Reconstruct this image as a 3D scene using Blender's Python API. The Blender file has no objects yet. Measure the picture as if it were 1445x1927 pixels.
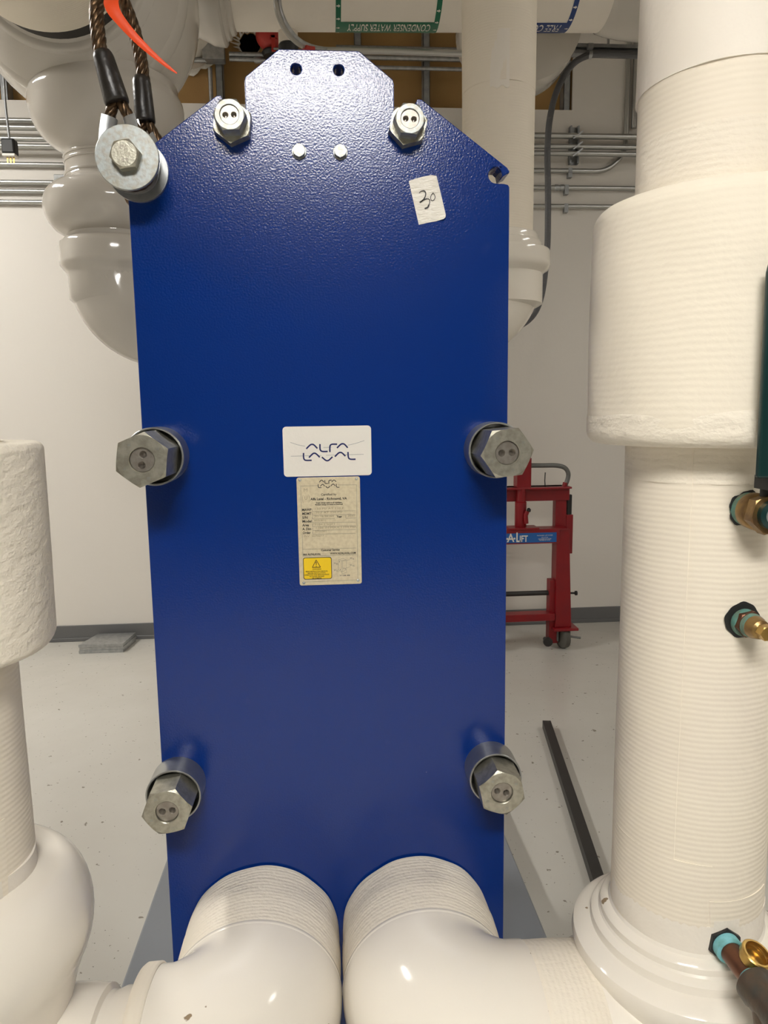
import bpy, bmesh, math, random
import numpy as np
from mathutils import Vector, Matrix

random.seed(7)
PI = math.pi
scene = bpy.context.scene
col = scene.collection

# ------------------------------------------------------------------ camera
FPX, YAW, PITCH, ROLL = 1337.77, .0758917, .1438702, .0137405
IW, IH = 1445, 1927
CAM = Vector((0, 0, 1.45))
fwd = Vector((math.sin(YAW) * math.cos(PITCH), math.cos(YAW) * math.cos(PITCH), -math.sin(PITCH)))
rgt = Vector((math.cos(YAW), -math.sin(YAW), 0))
dwn = fwd.cross(rgt)
r2 = rgt * math.cos(ROLL) + dwn * math.sin(ROLL)
d2 = -rgt * math.sin(ROLL) + dwn * math.cos(ROLL)
cam = bpy.data.cameras.new('camera')
cam.sensor_fit = 'HORIZONTAL'
cam.sensor_width = 36
cam.lens = 36 * FPX / IW
cam.clip_start = .02
camo = bpy.data.objects.new('camera', cam)
M3 = Matrix((r2, -d2, -fwd)).transposed()
camo.matrix_world = Matrix.Translation(CAM) @ M3.to_4x4()
col.objects.link(camo)
scene.camera = camo

# ------------------------------------------------------------------ world, exposure
world = bpy.data.worlds.new('world')
scene.world = world
world.use_nodes = True
world.node_tree.nodes['Background'].inputs[0].default_value = (1, .93, .84, 1)
world.node_tree.nodes['Background'].inputs[1].default_value = .12
scene.view_settings.view_transform = 'Standard'
scene.view_settings.look = 'None'
scene.view_settings.gamma = 1
scene.view_settings.use_curve_mapping = False
scene.view_settings.exposure = 0.52
# ceiling fixtures: x, y, z, length, width, rotation, strength
FIXTURES = [(-.20, -1.05, 2.98, 1.20, .46, 0, 42.0),
            (-2.7, 2.75, 3.55, 1.20, .30, 90, 54.0),
            (.2, -3.0, 3.55, 1.20, .60, 0, 9.0),
            (2.9, 1.4, 3.55, 1.20, .30, 90, 15.0)]
LIGHT_COL = (1, .975, .925)


def at(px, py, Y):
    """point at depth Y that the photograph shows at this pixel"""
    d = r2 * ((px - IW / 2) / FPX) + d2 * ((py - IH / 2) / FPX) + fwd
    return CAM + d * ((Y - CAM.y) / d.y)


# ------------------------------------------------------------------ materials
MATS = {}


def mat(name, color, rough=.5, metal=0., bump=None, mottle=None, spec=.5, emit=None, coat=0., ribs=None, stain=None, trans=0.):
    """bump=(scale, distance[, detail]) noise relief; mottle=(scale, color2, amount); ribs=(axis, period, distance); stain=(scale, low, high, color)"""
    m = bpy.data.materials.new(name)
    m.use_nodes = True
    nt = m.node_tree
    N, L = nt.nodes, nt.links
    b = N['Principled BSDF']
    b.inputs['Base Color'].default_value = (*color, 1)
    b.inputs['Roughness'].default_value = rough
    b.inputs['Metallic'].default_value = metal
    b.inputs['Specular IOR Level'].default_value = spec
    if coat:
        b.inputs['Coat Weight'].default_value = coat
        b.inputs['Coat Roughness'].default_value = .1
    if trans:
        b.inputs['Transmission Weight'].default_value = trans
    tc = N.new('ShaderNodeTexCoord')
    src = tc.outputs['Object']
    cur = None
    if mottle:
        n = N.new('ShaderNodeTexNoise')
        n.inputs['Scale'].default_value = mottle[0]
        n.inputs['Detail'].default_value = 4
        L.new(src, n.inputs['Vector'])
        r = N.new('ShaderNodeValToRGB')
        r.color_ramp.elements[0].position = .38
        r.color_ramp.elements[1].position = .66
        r.color_ramp.elements[0].color = (*color, 1)
        c2 = [color[i] * (1 - mottle[2]) + mottle[1][i] * mottle[2] for i in range(3)]
        r.color_ramp.elements[1].color = (*c2, 1)
        L.new(n.outputs['Fac'], r.inputs['Fac'])
        cur = r.outputs['Color']
    for st in (stain or []):
        n = N.new('ShaderNodeTexNoise')
        n.inputs['Scale'].default_value = st[0]
        n.inputs['Detail'].default_value = 3
        L.new(src, n.inputs['Vector'])
        r = N.new('ShaderNodeValToRGB')
        r.color_ramp.elements[0].position = st[1]
        r.color_ramp.elements[1].position = st[2]
        r.color_ramp.elements[0].color = (0, 0, 0, 1)
        r.color_ramp.elements[1].color = (1, 1, 1, 1)
        L.new(n.outputs['Fac'], r.inputs['Fac'])
        mx = N.new('ShaderNodeMix')
        mx.data_type = 'RGBA'
        L.new(r.outputs['Color'], mx.inputs['Factor'])
        if cur:
            L.new(cur, mx.inputs['A'])
        else:
            mx.inputs['A'].default_value = (*color, 1)
        mx.inputs['B'].default_value = (*st[3], 1)
        cur = mx.outputs['Result']
    if cur:
        L.new(cur, b.inputs['Base Color'])
    nrm = None
    if ribs:
        w = N.new('ShaderNodeTexWave')
        w.wave_type = 'BANDS'
        w.bands_direction = ribs[0]
        w.inputs['Scale'].default_value = .314159 / ribs[1]
        w.inputs['Distortion'].default_value = ribs[3] if len(ribs) > 3 else 1.2
        w.inputs['Detail'].default_value = 2
        w.inputs['Detail Scale'].default_value = .35
        L.new(src, w.inputs['Vector'])
        bp = N.new('ShaderNodeBump')
        bp.inputs['Strength'].default_value = 1
        bp.inputs['Distance'].default_value = ribs[2]
        L.new(w.outputs['Fac'], bp.inputs['Height'])
        nrm = bp.outputs['Normal']
    for bb in (bump or []):
        n = N.new('ShaderNodeTexNoise')
        n.inputs['Scale'].default_value = bb[0]
        n.inputs['Detail'].default_value = bb[2] if len(bb) > 2 else 2
        if len(bb) > 3:
            mp = N.new('ShaderNodeMapping')
            mp.inputs['Scale'].default_value = bb[3]
            L.new(src, mp.inputs['Vector'])
            L.new(mp.outputs['Vector'], n.inputs['Vector'])
        else:
            L.new(src, n.inputs['Vector'])
        bp = N.new('ShaderNodeBump')
        bp.inputs['Strength'].default_value = 1
        bp.inputs['Distance'].default_value = bb[1]
        L.new(n.outputs['Fac'], bp.inputs['Height'])
        if nrm:
            L.new(nrm, bp.inputs['Normal'])
        nrm = bp.outputs['Normal']
    if nrm:
        L.new(nrm, b.inputs['Normal'])
    if emit:
        b.inputs['Emission Color'].default_value = (*emit[0], 1)
        b.inputs['Emission Strength'].default_value = emit[1]
    MATS[name] = m
    return m


CREAM = (.82, .745, .62)
mat('blue_paint', (.0002, .025, .19), .18, bump=[(300, .00027, 1)], spec=.52,
    stain=[(9, .70, .84, (.02, .045, .22)), (55, .80, .81, (.4, .42, .5))])
mat('blue_gloss', (.0015, .022, .185), .3)
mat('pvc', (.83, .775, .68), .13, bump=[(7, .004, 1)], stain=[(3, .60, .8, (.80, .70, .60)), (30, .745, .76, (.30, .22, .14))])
mat('pvc_shaded', (.57, .535, .48), .10, bump=[(7, .003, 1)])  # same white pvc, darkened in colour for the dimly lit rear fittings
for ax, nm in (('Z', 'canvas'), ('Y', 'canvas_fore'), ('X', 'canvas_along')):
    mat(nm, CREAM, .7, ribs=(ax, .0078, .00024, 1.8), bump=[(60, .0005, 3), (9, .004, 1)], stain=[(5, .55, .8, (.77, .69, .59))])
    mat(nm + '_rough', (.82, .75, .63), .72, ribs=(ax, .0085, .00035, 3.5),
        bump=[(150, .0011, 3), (30, .0022, 4, (1, 1, 2.5) if ax == 'Z' else (1, 2.5, 1))])
mat('canvas_smooth', (.82, .76, .67), .62, bump=[(11, .009, 1), (80, .0006, 2)])
mat('lag', (.83, .76, .63), .75, ribs=('Z', .0088, .0002, 3.2), bump=[(110, .0007, 3), (14, .004, 2)])
mat('lag_rough', (.82, .755, .635), .8, bump=[(160, .0016, 4), (35, .0035, 4, (1, 1, 2.5))])
mat('wall_paint', (.74, .70, .64), .55, bump=[(40, .0006, 3)])
mat('wall_dark', (.07, .07, .07), .7)
mat('ceiling_paint', (.42, .38, .33), .8)
mat('floor_epoxy', (.60, .58, .53), .24, bump=[(5, .004, 2)], mottle=(1.6, (.55, .525, .47), .7),
    stain=[(34, .695, .715, (.26, .23, .19)), (80, .70, .715, (.24, .22, .19)), (9, .74, .77, (.45, .40, .31))])
mat('pad_paint', (.235, .25, .275), .35, bump=[(30, .0008, 2)], stain=[(24, .72, .76, (.2, .2, .22))])
mat('baseboard', (.135, .135, .135), .4)
mat('brown_board', (.42, .255, .09), .75, mottle=(3, (.36, .2, .07), .8), bump=[(60, .0006, 2)], stain=[(20, .74, .77, (.2, .1, .04))])
mat('galv', (.50, .51, .51), .36, .85, mottle=(45, (.36, .37, .38), .8))
mat('galv_dull', (.36, .37, .37), .5, .6, mottle=(30, (.27, .28, .29), .8))
mat('conduit', (.50, .50, .48), .33, .9)
mat('zinc', (.47, .455, .38), .36, .8, mottle=(90, (.33, .31, .25), .9), bump=[(300, .0003, 2)])
mat('zinc_bright', (.37, .395, .40), .42, .75, mottle=(130, (.31, .295, .24), .9), bump=[(260, .0002, 2)])
mat('sleeve_steel', (.40, .41, .41), .36, .85, mottle=(30, (.33, .33, .32), .8))
mat('bolt_steel', (.36, .33, .29), .38, .8, mottle=(120, (.26, .23, .2), .7))
mat('wire', (.055, .034, .018), .36, .7, mottle=(160, (.15, .085, .04), .8))
mat('black_rubber', (.010, .009, .008), .35, mottle=(60, (.026, .02, .016), .8), bump=[(70, .0012, 2)])
mat('black', (.012, .012, .012), .5)
mat('shade_black', (.004, .004, .004), 1)
mat('orange', (.85, .075, .01), .45)
mat('white_plate', (.80, .765, .70), .42, bump=[(180, .0005, 1)])
mat('name_metal', (.72, .63, .44), .45, .25, mottle=(160, (.60, .51, .34), .7), bump=[(250, .0006, 2)])
mat('navy_ink', (.004, .012, .10), .4)
mat('grey_ink', (.10, .10, .11), .5)
mat('black_ink', (.012, .012, .014), .5)
mat('stamp_ink', (.38, .32, .21), .6)
mat('thin_grey', (.30, .30, .32), .5)
mat('yellow', (.85, .58, .01), .45)
mat('tape', (.82, .78, .69), .32, bump=[(60, .003, 3, (1, 1, 3))])
mat('green_label', (.004, .13, .062), .45)
mat('blue_label', (.01, .04, .17), .45)
mat('white_ink', (.80, .76, .69), .5)
mat('red_paint', (.24, .004, .008), .38, mottle=(14, (.2, .006, .012), .7), bump=[(40, .0006, 2)])
mat('red_device', (.42, .028, .018), .5)
mat('sticker_blue', (.01, .11, .38), .4)
mat('dark_steel', (.045, .042, .04), .45, .4)
mat('grey_steel', (.17, .17, .16), .45, .5)
mat('flex_grey', (.10, .10, .105), .45, ribs=('Z', .006, .0004, 0))
mat('hose', (.55, .53, .48), .2, trans=.5)
mat('bronze', (.30, .19, .07), .36, .8, mottle=(50, (.17, .10, .05), .9), bump=[(90, .0008, 3)], stain=[(38, .63, .66, (.72, .66, .55))])
mat('brass', (.55, .36, .11), .28, .9, mottle=(60, (.4, .25, .08), .7))
mat('copper', (.17, .072, .038), .38, .75, mottle=(40, (.08, .045, .03), .9), stain=[(45, .66, .72, (.12, .25, .22))])
mat('patina', (.10, .25, .21), .7, mottle=(70, (.16, .12, .06), .8), bump=[(120, .001, 3)])
mat('verdigris', (.20, .50, .55), .7, mottle=(60, (.11, .30, .28), .8), bump=[(120, .001, 3)])
mat('green_enamel', (.003, .026, .024), .3)
mat('cast_brown', (.10, .068, .045), .45, .4, mottle=(40, (.06, .06, .05), .8), bump=[(120, .0008, 3)])
mat('plate_edge', (.35, .35, .33), .4, .8)
mat('fixture', (.7, .7, .68), .5)
mat('wheel_rubber', (.10, .095, .08), .6)


# ------------------------------------------------------------------ mesh helpers
def frame_for(d):
    d = Vector(d).normalized()
    a = Vector((0, 0, 1)) if abs(d.z) < .9 else Vector((1, 0, 0))
    u = a.cross(d).normalized()
    return u, d.cross(u).normalized(), d


class MB:
    def __init__(s):
        s.v, s.f = [], []

    def add(s, vs, fs):
        o = len(s.v)
        s.v += [tuple(p) for p in vs]
        s.f += [tuple(i + o for i in f) for f in fs]
        return s

    def box(s, a, b):
        x0, y0, z0 = [min(p, q) for p, q in zip(a, b)]
        x1, y1, z1 = [max(p, q) for p, q in zip(a, b)]
        vs = [(x0, y0, z0), (x1, y0, z0), (x1, y1, z0), (x0, y1, z0), (x0, y0, z1), (x1, y0, z1), (x1, y1, z1), (x0, y1, z1)]
        return s.add(vs, [(3, 2, 1, 0), (4, 5, 6, 7), (0, 1, 5, 4), (1, 2, 6, 5), (2, 3, 7, 6), (3, 0, 4, 7)])

    def beam(s, p, q, w, h, up=(0, 0, 1)):
        p, q = Vector(p), Vector(q)
        d = (q - p).normalized()
        u = Vector(up).cross(d).normalized()
        n = d.cross(u)
        vs = [e + u * (a * w / 2) + n * (b * h / 2) for e in (p, q) for a, b in ((-1, -1), (1, -1), (1, 1), (-1, 1))]
        return s.add(vs, [(3, 2, 1, 0), (4, 5, 6, 7), (0, 1, 5, 4), (1, 2, 6, 5), (2, 3, 7, 6), (3, 0, 4, 7)])

    def lathe(s, prof, o, d, n=48, fn=None):
        """prof: list of (radius, along); fn(i_ring, angle, r) may alter the radius"""
        u, w, d = frame_for(d)
        o = Vector(o)
        vs, fs = [], []
        for k, (r, t) in enumerate(prof):
            for i in range(n):
                a = 2 * PI * i / n
                rr = fn(k, a, r) if fn else r
                vs.append(o + d * t + (u * math.cos(a) + w * math.sin(a)) * rr)
        for k in range(len(prof) - 1):
            for i in range(n):
                j = (i + 1) % n
                fs.append((k * n + i, k * n + j, (k + 1) * n + j, (k + 1) * n + i))
        if prof[0][0] > 1e-6:
            fs.append(tuple(reversed(range(n))))
        if prof[-1][0] > 1e-6:
            fs.append(tuple(range((len(prof) - 1) * n, len(prof) * n)))
        return s.add(vs, fs)

    def tube(s, path, r, n=16, cap=True, flat=None):
        path = [Vector(p) for p in path]
        m = len(path)
        rs = r if isinstance(r, (list, tuple)) else [r] * m
        tang = []
        for i in range(m):
            t = path[min(i + 1, m - 1)] - path[max(i - 1, 0)]
            tang.append(t.normalized())
        u = frame_for(tang[0])[0]
        vs, fs = [], []
        for i in range(m):
            u = (u - tang[i] * u.dot(tang[i])).normalized()
            w = tang[i].cross(u)
            for k in range(n):
                a = 2 * PI * k / n
                vs.append(path[i] + (u * math.cos(a) + w * math.sin(a)) * rs[i])
        for i in range(m - 1):
            for k in range(n):
                j = (k + 1) % n
                fs.append((i * n + k, i * n + j, (i + 1) * n + j, (i + 1) * n + k))
        if cap:
            fs.append(tuple(reversed(range(n))))
            fs.append(tuple(range((m - 1) * n, m * n)))
        return s.add(vs, fs)

    def hexnut(s, o, d, rc, h, rf, rhole=0, rot=0., n=72, back=.0, depth=.012):
        """hex prism of corner radius rc from o along d, front chamfered to face radius rf"""
        u, w, d = frame_for(d)
        o = Vector(o)
        rings = []

        def rh(a):
            a2 = (a - rot) % (PI / 3)
            return rc * math.cos(PI / 6) / math.cos(a2 - PI / 6)
        angs = [2 * PI * i / n + rot for i in range(n)]
        P = lambda a, r, t: o + d * t + (u * math.cos(a) + w * math.sin(a)) * r
        rings.append([P(a, rh(a), 0) for a in angs])
        rings.append([P(a, rh(a), h - max(0, rh(a) - rf) * .6) for a in angs])
        rings.append([P(a, min(rf, rh(a)), h) for a in angs])
        if rhole:
            rings.append([P(a, rhole * 1.06, h) for a in angs])
            rings.append([P(a, rhole, h - rhole * .06) for a in angs])
            rings.append([P(a, rhole, h - depth) for a in angs])
        vs = [p for r in rings for p in r]
        fs = [tuple(reversed(range(n)))]
        for k in range(len(rings) - 1):
            for i in range(n):
                j = (i + 1) % n
                fs.append((k * n + i, k * n + j, (k + 1) * n + j, (k + 1) * n + i))
        fs.append(tuple(range((len(rings) - 1) * n, len(rings) * n)))
        return s.add(vs, fs)

    def poly(s, pts, th, nrm):
        """flat polygon given by 3-D points, thickened against nrm"""
        n = len(pts)
        nrm = Vector(nrm)
        a = [Vector(p) for p in pts]
        b = [p - nrm * th for p in a]
        fs = [tuple(range(n)), tuple(reversed(range(n, 2 * n)))]
        for i in range(n):
            j = (i + 1) % n
            fs.append((i, i + n, j + n, j))
        return s.add(a + b, fs)

    def build(s, name, m, parent=None, smooth=35, bevel=0., off=None):
        me = bpy.data.meshes.new(name)
        o0 = Vector((0, 0, 0))
        p = parent
        while p is not None:
            o0 += p.location
            p = p.parent
        if off is not None:
            o0 = o0 + Vector(off)
        vs = [tuple(Vector(q) - o0) for q in s.v]
        me.from_pydata(vs, [], s.f)
        bm = bmesh.new()
        bm.from_mesh(me)
        bmesh.ops.recalc_face_normals(bm, faces=bm.faces)
        bm.to_mesh(me)
        bm.free()
        me.materials.append(MATS[m])
        if smooth:
            me.polygons.foreach_set('use_smooth', [True] * len(me.polygons))
            me.set_sharp_from_angle(angle=math.radians(smooth))
        ob = bpy.data.objects.new(name, me)
        if off is not None:
            ob.location = off
        col.objects.link(ob)
        if parent is not None:
            ob.parent = parent
        if name in STUFF_NAMES:
            ob['kind'] = 'stuff'
        if bevel:
            md = ob.modifiers.new('bevel', 'BEVEL')
            md.width = bevel
            md.segments = 2
            md.limit_method = 'ANGLE'
            md.angle_limit = math.radians(40)
            md.harden_normals = False
        return ob


STUFF_NAMES = ('lettering', 'stamp_mark', 'rule_line', 'label_print', 'diagram', 'torn_paper', 'handwriting')


def tag(o, label=None, cat=None, group=None, kind=None):
    for k, v in (('label', label), ('category', cat), ('group', group), ('kind', kind)):
        if v:
            o[k] = v
    return o


def thing(name, label, cat, loc=(0, 0, 0), group=None):
    o = bpy.data.objects.new(name, None)
    o.empty_display_size = .1
    o.location = loc
    col.objects.link(o)
    return tag(o, label, cat, group)


def struct(o):
    o['kind'] = 'structure'
    return o


def arc(c, a0, a1, r, e1, e2, n=16):
    c, e1, e2 = Vector(c), Vector(e1), Vector(e2)
    return [c + e1 * (r * math.cos(math.radians(a0 + (a1 - a0) * i / n))) + e2 * (r * math.sin(math.radians(a0 + (a1 - a0) * i / n))) for i in range(n + 1)]


def smooth_path(pts, n=8):
    """Catmull-Rom through the points"""
    P = [Vector(p) for p in pts]
    P = [P[0] * 2 - P[1]] + P + [P[-1] * 2 - P[-2]]
    out = []
    for i in range(1, len(P) - 2):
        for k in range(n):
            t = k / n
            a, b, c, d = P[i - 1], P[i], P[i + 1], P[i + 2]
            out.append(.5 * ((2 * b) + (c - a) * t + (2 * a - 5 * b + 4 * c - d) * t * t + (3 * b - a - 3 * c + d) * t ** 3))
    out.append(P[-2])
    return out


def text_geo(s, size, align='CENTER', bold=0., shear=0., space=1.):
    cu = bpy.data.curves.new('t', 'FONT')
    cu.body = s
    cu.size = size
    cu.align_x = align
    cu.align_y = 'CENTER'
    cu.offset = bold
    cu.shear = shear
    cu.space_character = space
    cu.resolution_u = 3
    ob = bpy.data.objects.new('t', cu)
    col.objects.link(ob)
    dg = bpy.context.evaluated_depsgraph_get()
    me = bpy.data.meshes.new_from_object(ob.evaluated_get(dg))
    vs = [tuple(v.co) for v in me.vertices]
    fs = [tuple(p.vertices) for p in me.polygons]
    bpy.data.objects.remove(ob)
    bpy.data.curves.remove(cu)
    bpy.data.meshes.remove(me)
    return vs, fs


def text_on(mb, s, o, ex, ey, size, **k):
    vs, fs = text_geo(s, size, **k)
    o, ex, ey = Vector(o), Vector(ex), Vector(ey)
    mb.add([o + ex * v[0] + ey * v[1] for v in vs], fs)


def stroke(mb, pts, w, nrm=(0, -1, 0), ends=0):
    """flat ribbon of width w along 3-D points"""
    P = [Vector(p) for p in pts]
    nrm = Vector(nrm)
    vs, fs = [], []
    for i, p in enumerate(P):
        t = (P[min(i + 1, len(P) - 1)] - P[max(i - 1, 0)]).normalized()
        sd = t.cross(nrm).normalized()
        ww = w[i] if isinstance(w, (list, tuple)) else w
        vs += [p + sd * ww / 2, p - sd * ww / 2]
    for i in range(len(P) - 1):
        fs.append((2 * i, 2 * i + 1, 2 * i + 3, 2 * i + 2))
    mb.add(vs, fs)


# ================================================================== SETTING
YW = 4.55
XL, XR, YB, ZC = -4.2, 4.0, -4.0, 4.0
struct(MB().box((XL, YB, -.1), (XR, YW + .3, 0)).build('floor', 'floor_epoxy'))
struct(MB().box((XL, YB, ZC), (XR, YW + .3, ZC + .1)).build('ceiling', 'ceiling_paint'))
struct(MB().box((XL - .1, YB, 0), (XL, YW + .3, ZC)).build('wall_left', 'wall_paint'))
struct(MB().box((XR, YB, 0), (XR + .1, YW + .3, ZC)).build('wall_right', 'wall_paint'))
struct(MB().box((XL, YB - .1, 0), (XR, YB, ZC)).build('wall_front', 'wall_dark'))
ZW = 3.243
XJ = 1.535
wb = struct(MB().box((XL, YW, 0), (XJ, YW + .016, ZW)).box((XJ, YW, 0), (XR, YW + .016, ZC)).build('wall_back', 'wall_paint'))
# torn drywall crumbs along the cut corner, upper boards between studs
SX = [-1.41 - .41 * 6 + .41 * i for i in range(12)]
for i, x in enumerate(SX[1:] + [XJ - .03]):
    if x > XJ + .01:
        continue
    m = MB()
    m.box((x - .02, YW + .018, ZW - .05), (x + .02, YW + .022, ZC))
    m.box((x - .02, YW + .018, ZW - .05), (x - .017, YW + .095, ZC))
    m.box((x + .017, YW + .018, ZW - .05), (x + .02, YW + .095, ZC))
    m.build('stud', 'galv_dull', wb)


def torn_loop(cx, cz, r, n, seed):
    rnd = random.Random(seed)
    return [(cx + r * math.cos(2 * PI * i / n) * (1 + rnd.uniform(-.16, .16)), cz + r * math.sin(2 * PI * i / n) * (1 + rnd.uniform(-.16, .16))) for i in range(n)]


YBRD = YW + .10
hole_c = at(471, 82, YBRD)
HOLES = {}
edges = [XL] + SX[1:-1]
hole_loop = torn_loop(hole_c.x, hole_c.z, .062, 24, 3)
xs = [XL] + [x for x in SX if x < XJ] + [XJ + .1]
for a, b in zip(xs[:-1], xs[1:]):
    if b - a < .05:
        continue
    m = MB()
    if a < hole_c.x < b:
        n = 24
        outer = []
        for i in range(n):
            t = 2 * PI * i / n
            c, s_ = math.cos(t), math.sin(t)
            k = 1e9
            if c > 1e-6: k = min(k, (b - .004 - hole_c.x) / c)
            if c < -1e-6: k = min(k, (a + .004 - hole_c.x) / c)
            if s_ > 1e-6: k = min(k, (ZC - hole_c.z) / s_)
            if s_ < -1e-6: k = min(k, (ZW - .05 - hole_c.z) / s_)
            outer.append([hole_c.x + c * k, hole_c.z + s_ * k])
        for cx, cz in ((a + .004, ZW - .05), (b - .004, ZW - .05), (a + .004, ZC), (b - .004, ZC)):
            j = min(range(n), key=lambda q: (outer[q][0] - cx) ** 2 + (outer[q][1] - cz) ** 2)
            outer[j] = [cx, cz]
        vs = [(x, YBRD, z) for x, z in outer] + [(x, YBRD, z) for x, z in hole_loop] + [(x, YBRD + .012, z) for x, z in hole_loop]
        fs = [(i, (i + 1) % n, n + (i + 1) % n, n + i) for i in range(n)] + [(n + i, n + (i + 1) % n, 2 * n + (i + 1) % n, 2 * n + i) for i in range(n)]
        m.add(vs, fs)
    else:
        m.box((a + .004, YBRD, ZW - .05), (b - .004, YBRD + .012, ZC))
    m.build('board_panel', 'brown_board', wb, smooth=0)
MB().box((XL, YBRD + .12, ZW - .1), (XJ + .2, YBRD + .13, ZC)).build('cavity_shade', 'shade_black', wb)  # black sheet painted in for the darkness inside the wall
# ragged paper around the torn hole
m = MB()
rnd = random.Random(5)
for i in range(0, 24):
    x, z = hole_loop[i]
    x2, z2 = hole_loop[(i + 1) % 24]
    dx, dz = x - hole_c.x, z - hole_c.z
    L = math.hypot(dx, dz)
    h = rnd.uniform(.008, .03)
    if 9 <= i <= 13:
        h += .035
    tipx, tipz = x + dx / L * h + rnd.uniform(-.008, .008), z + dz / L * h
    m.add([(x, YBRD - .001, z), (x2, YBRD - .001, z2), (tipx, YBRD - .014, tipz)], [(0, 1, 2)])
m.build('torn_paper', 'white_plate', wb, smooth=0)

bb = struct(MB().box((XL, YW - .008, 0), (XR, YW, .105)).box((XL, YW - .016, 0), (XR, YW - .008, .024)).build('baseboard_back', 'baseboard', bevel=.003))
struct(MB().box((-.525, .55, 0), (.53, 2.6, .10)).build('trim_1', 'pad_paint', bevel=.006))
bpy.data.objects['trim_1']['label'] = 'low grey painted housekeeping pad under the heat exchanger'

# ceiling fixtures (overhead, they light the room)
for i, (x, y, z, l, w, rz, st) in enumerate(FIXTURES):
    lab = ['strip light hanging over the blue plate', 'strip light near the back left corner of the ceiling',
           'strip light at the front of the room', 'strip light along the right side of the ceiling'][i]
    t = thing('ceiling_light', 'white ' + lab, 'light', (x, y, z), 'ceiling strip lights')
    t.rotation_euler = (0, 0, 0)
    c = (l / 2, w / 2) if rz == 0 else (w / 2, l / 2)
    MB().box((x - c[0] - .01, y - c[1] - .01, z), (x + c[0] + .01, y + c[1] + .01, z + .06)).build('housing', 'fixture', t)
    for k in (-1, 1):
        hx, hy = (x + k * c[0] * .8, y) if rz == 0 else (x, y + k * c[1] * .8)
        MB().tube([(hx, hy, z + .06), (hx, hy, ZC)], .005, 8).build('hanger', 'galv', t)
    mat('tube_glow_%d' % i, (.9, .9, .9), .5, emit=(LIGHT_COL, st))
    MB().box((x - c[0], y - c[1], z - .012), (x + c[0], y + c[1], z - .001)).build('diffuser', 'tube_glow_%d' % i, t)

# ================================================================== HEAT EXCHANGER
YP = 1.27          # front face of the frame plate
TH = .045
hx = thing('heat_exchanger', 'tall blue plate heat exchanger front plate with big hex nuts and white nameplate', 'heat exchanger', (0, 1.5, .10))


def plate_outline():
    right = [(.066, 2.036), (.122, 1.993), (.1235, 1.986)]
    # slot for the top tightening bolt
    right += [(.1235, 1.925)]
    right += [(.1415 + .018 * math.cos(math.radians(a)), 1.925 + .018 * math.sin(math.radians(a))) for a in range(200, 360, 20)]
    right += [(.1595, 1.925), (.1595, 1.957), (.163, 1.964), (.170, 1.963)]
    right += [(.317, 1.857), (.321, 1.852), (.321, 1.848)]
    # side notch
    cx, cz, r = .298, 1.8445, .0135
    right += [(.316, 1.846)] + [(.309, 1.842), (.3065, 1.853)]
    right += [(cx + r * math.cos(math.radians(a)), cz + r * math.sin(math.radians(a))) for a in range(75, 281, 15)]
    right += [(.312, 1.8305), (.319, 1.829), (.3215, 1.825)]
    right += [(.3265, .10)]
    right = [p for p in right]
    left = [(-x, z) for x, z in right]
    return right, left


R_, L_ = plate_outline()
R_ = [(x - .0005, z) for x, z in R_]
outline = R_ + list(reversed(L_))
bm = bmesh.new()


def loop(pts):
    vs = [bm.verts.new((x, YP, z)) for x, z in pts]
    return [bm.edges.new((vs[i], vs[(i + 1) % len(vs)])) for i in range(len(vs))]


E_ = loop(outline)
for hx0 in (-.0385, .0315):
    E_ += loop([(hx0 + .0085 * math.cos(2 * PI * i / 20), 2.006 + .0085 * math.sin(2 * PI * i / 20)) for i in range(20)])
bmesh.ops.triangle_fill(bm, use_beauty=True, edges=E_)
ret = bmesh.ops.extrude_face_region(bm, geom=list(bm.faces))
for v in [g for g in ret['geom'] if isinstance(g, bmesh.types.BMVert)]:
    v.co.y += TH
bmesh.ops.recalc_face_normals(bm, faces=bm.faces)
bm.verts.index_update()
pm = MB()
pm.add([tuple(v.co) for v in bm.verts], [tuple(v.index for v in f.verts) for f in bm.faces])
bm.free()
pm.build('frame_plate', 'blue_paint', hx, smooth=30, bevel=.0022)

# pack, rear plate and rods behind
m = MB()
for i in range(70):
    y = YP + TH + .002 + i * .008
    m.box((-.235 + (.006 if i % 2 else 0), y, .22), (.235 - (.006 if i % 2 else 0), y + .006, 1.86))
tag(m.build('plate_pack', 'plate_edge', hx, smooth=0), kind='stuff')
YR = YP + TH + .57
MB().box((-.26, YR, .19), (.26, YR + .04, 1.88)).build('pressure_plate', 'blue_gloss', hx, bevel=.003)
MB().box((-.02, YP + TH, 1.885), (.02, YR + .04, 1.945)).build('carrying_bar', 'blue_gloss', hx, bevel=.003)
MB().box((-.02, YP + TH, .10), (.02, YR + .04, .165)).build('guide_bar', 'blue_gloss', hx, bevel=.003)


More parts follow.
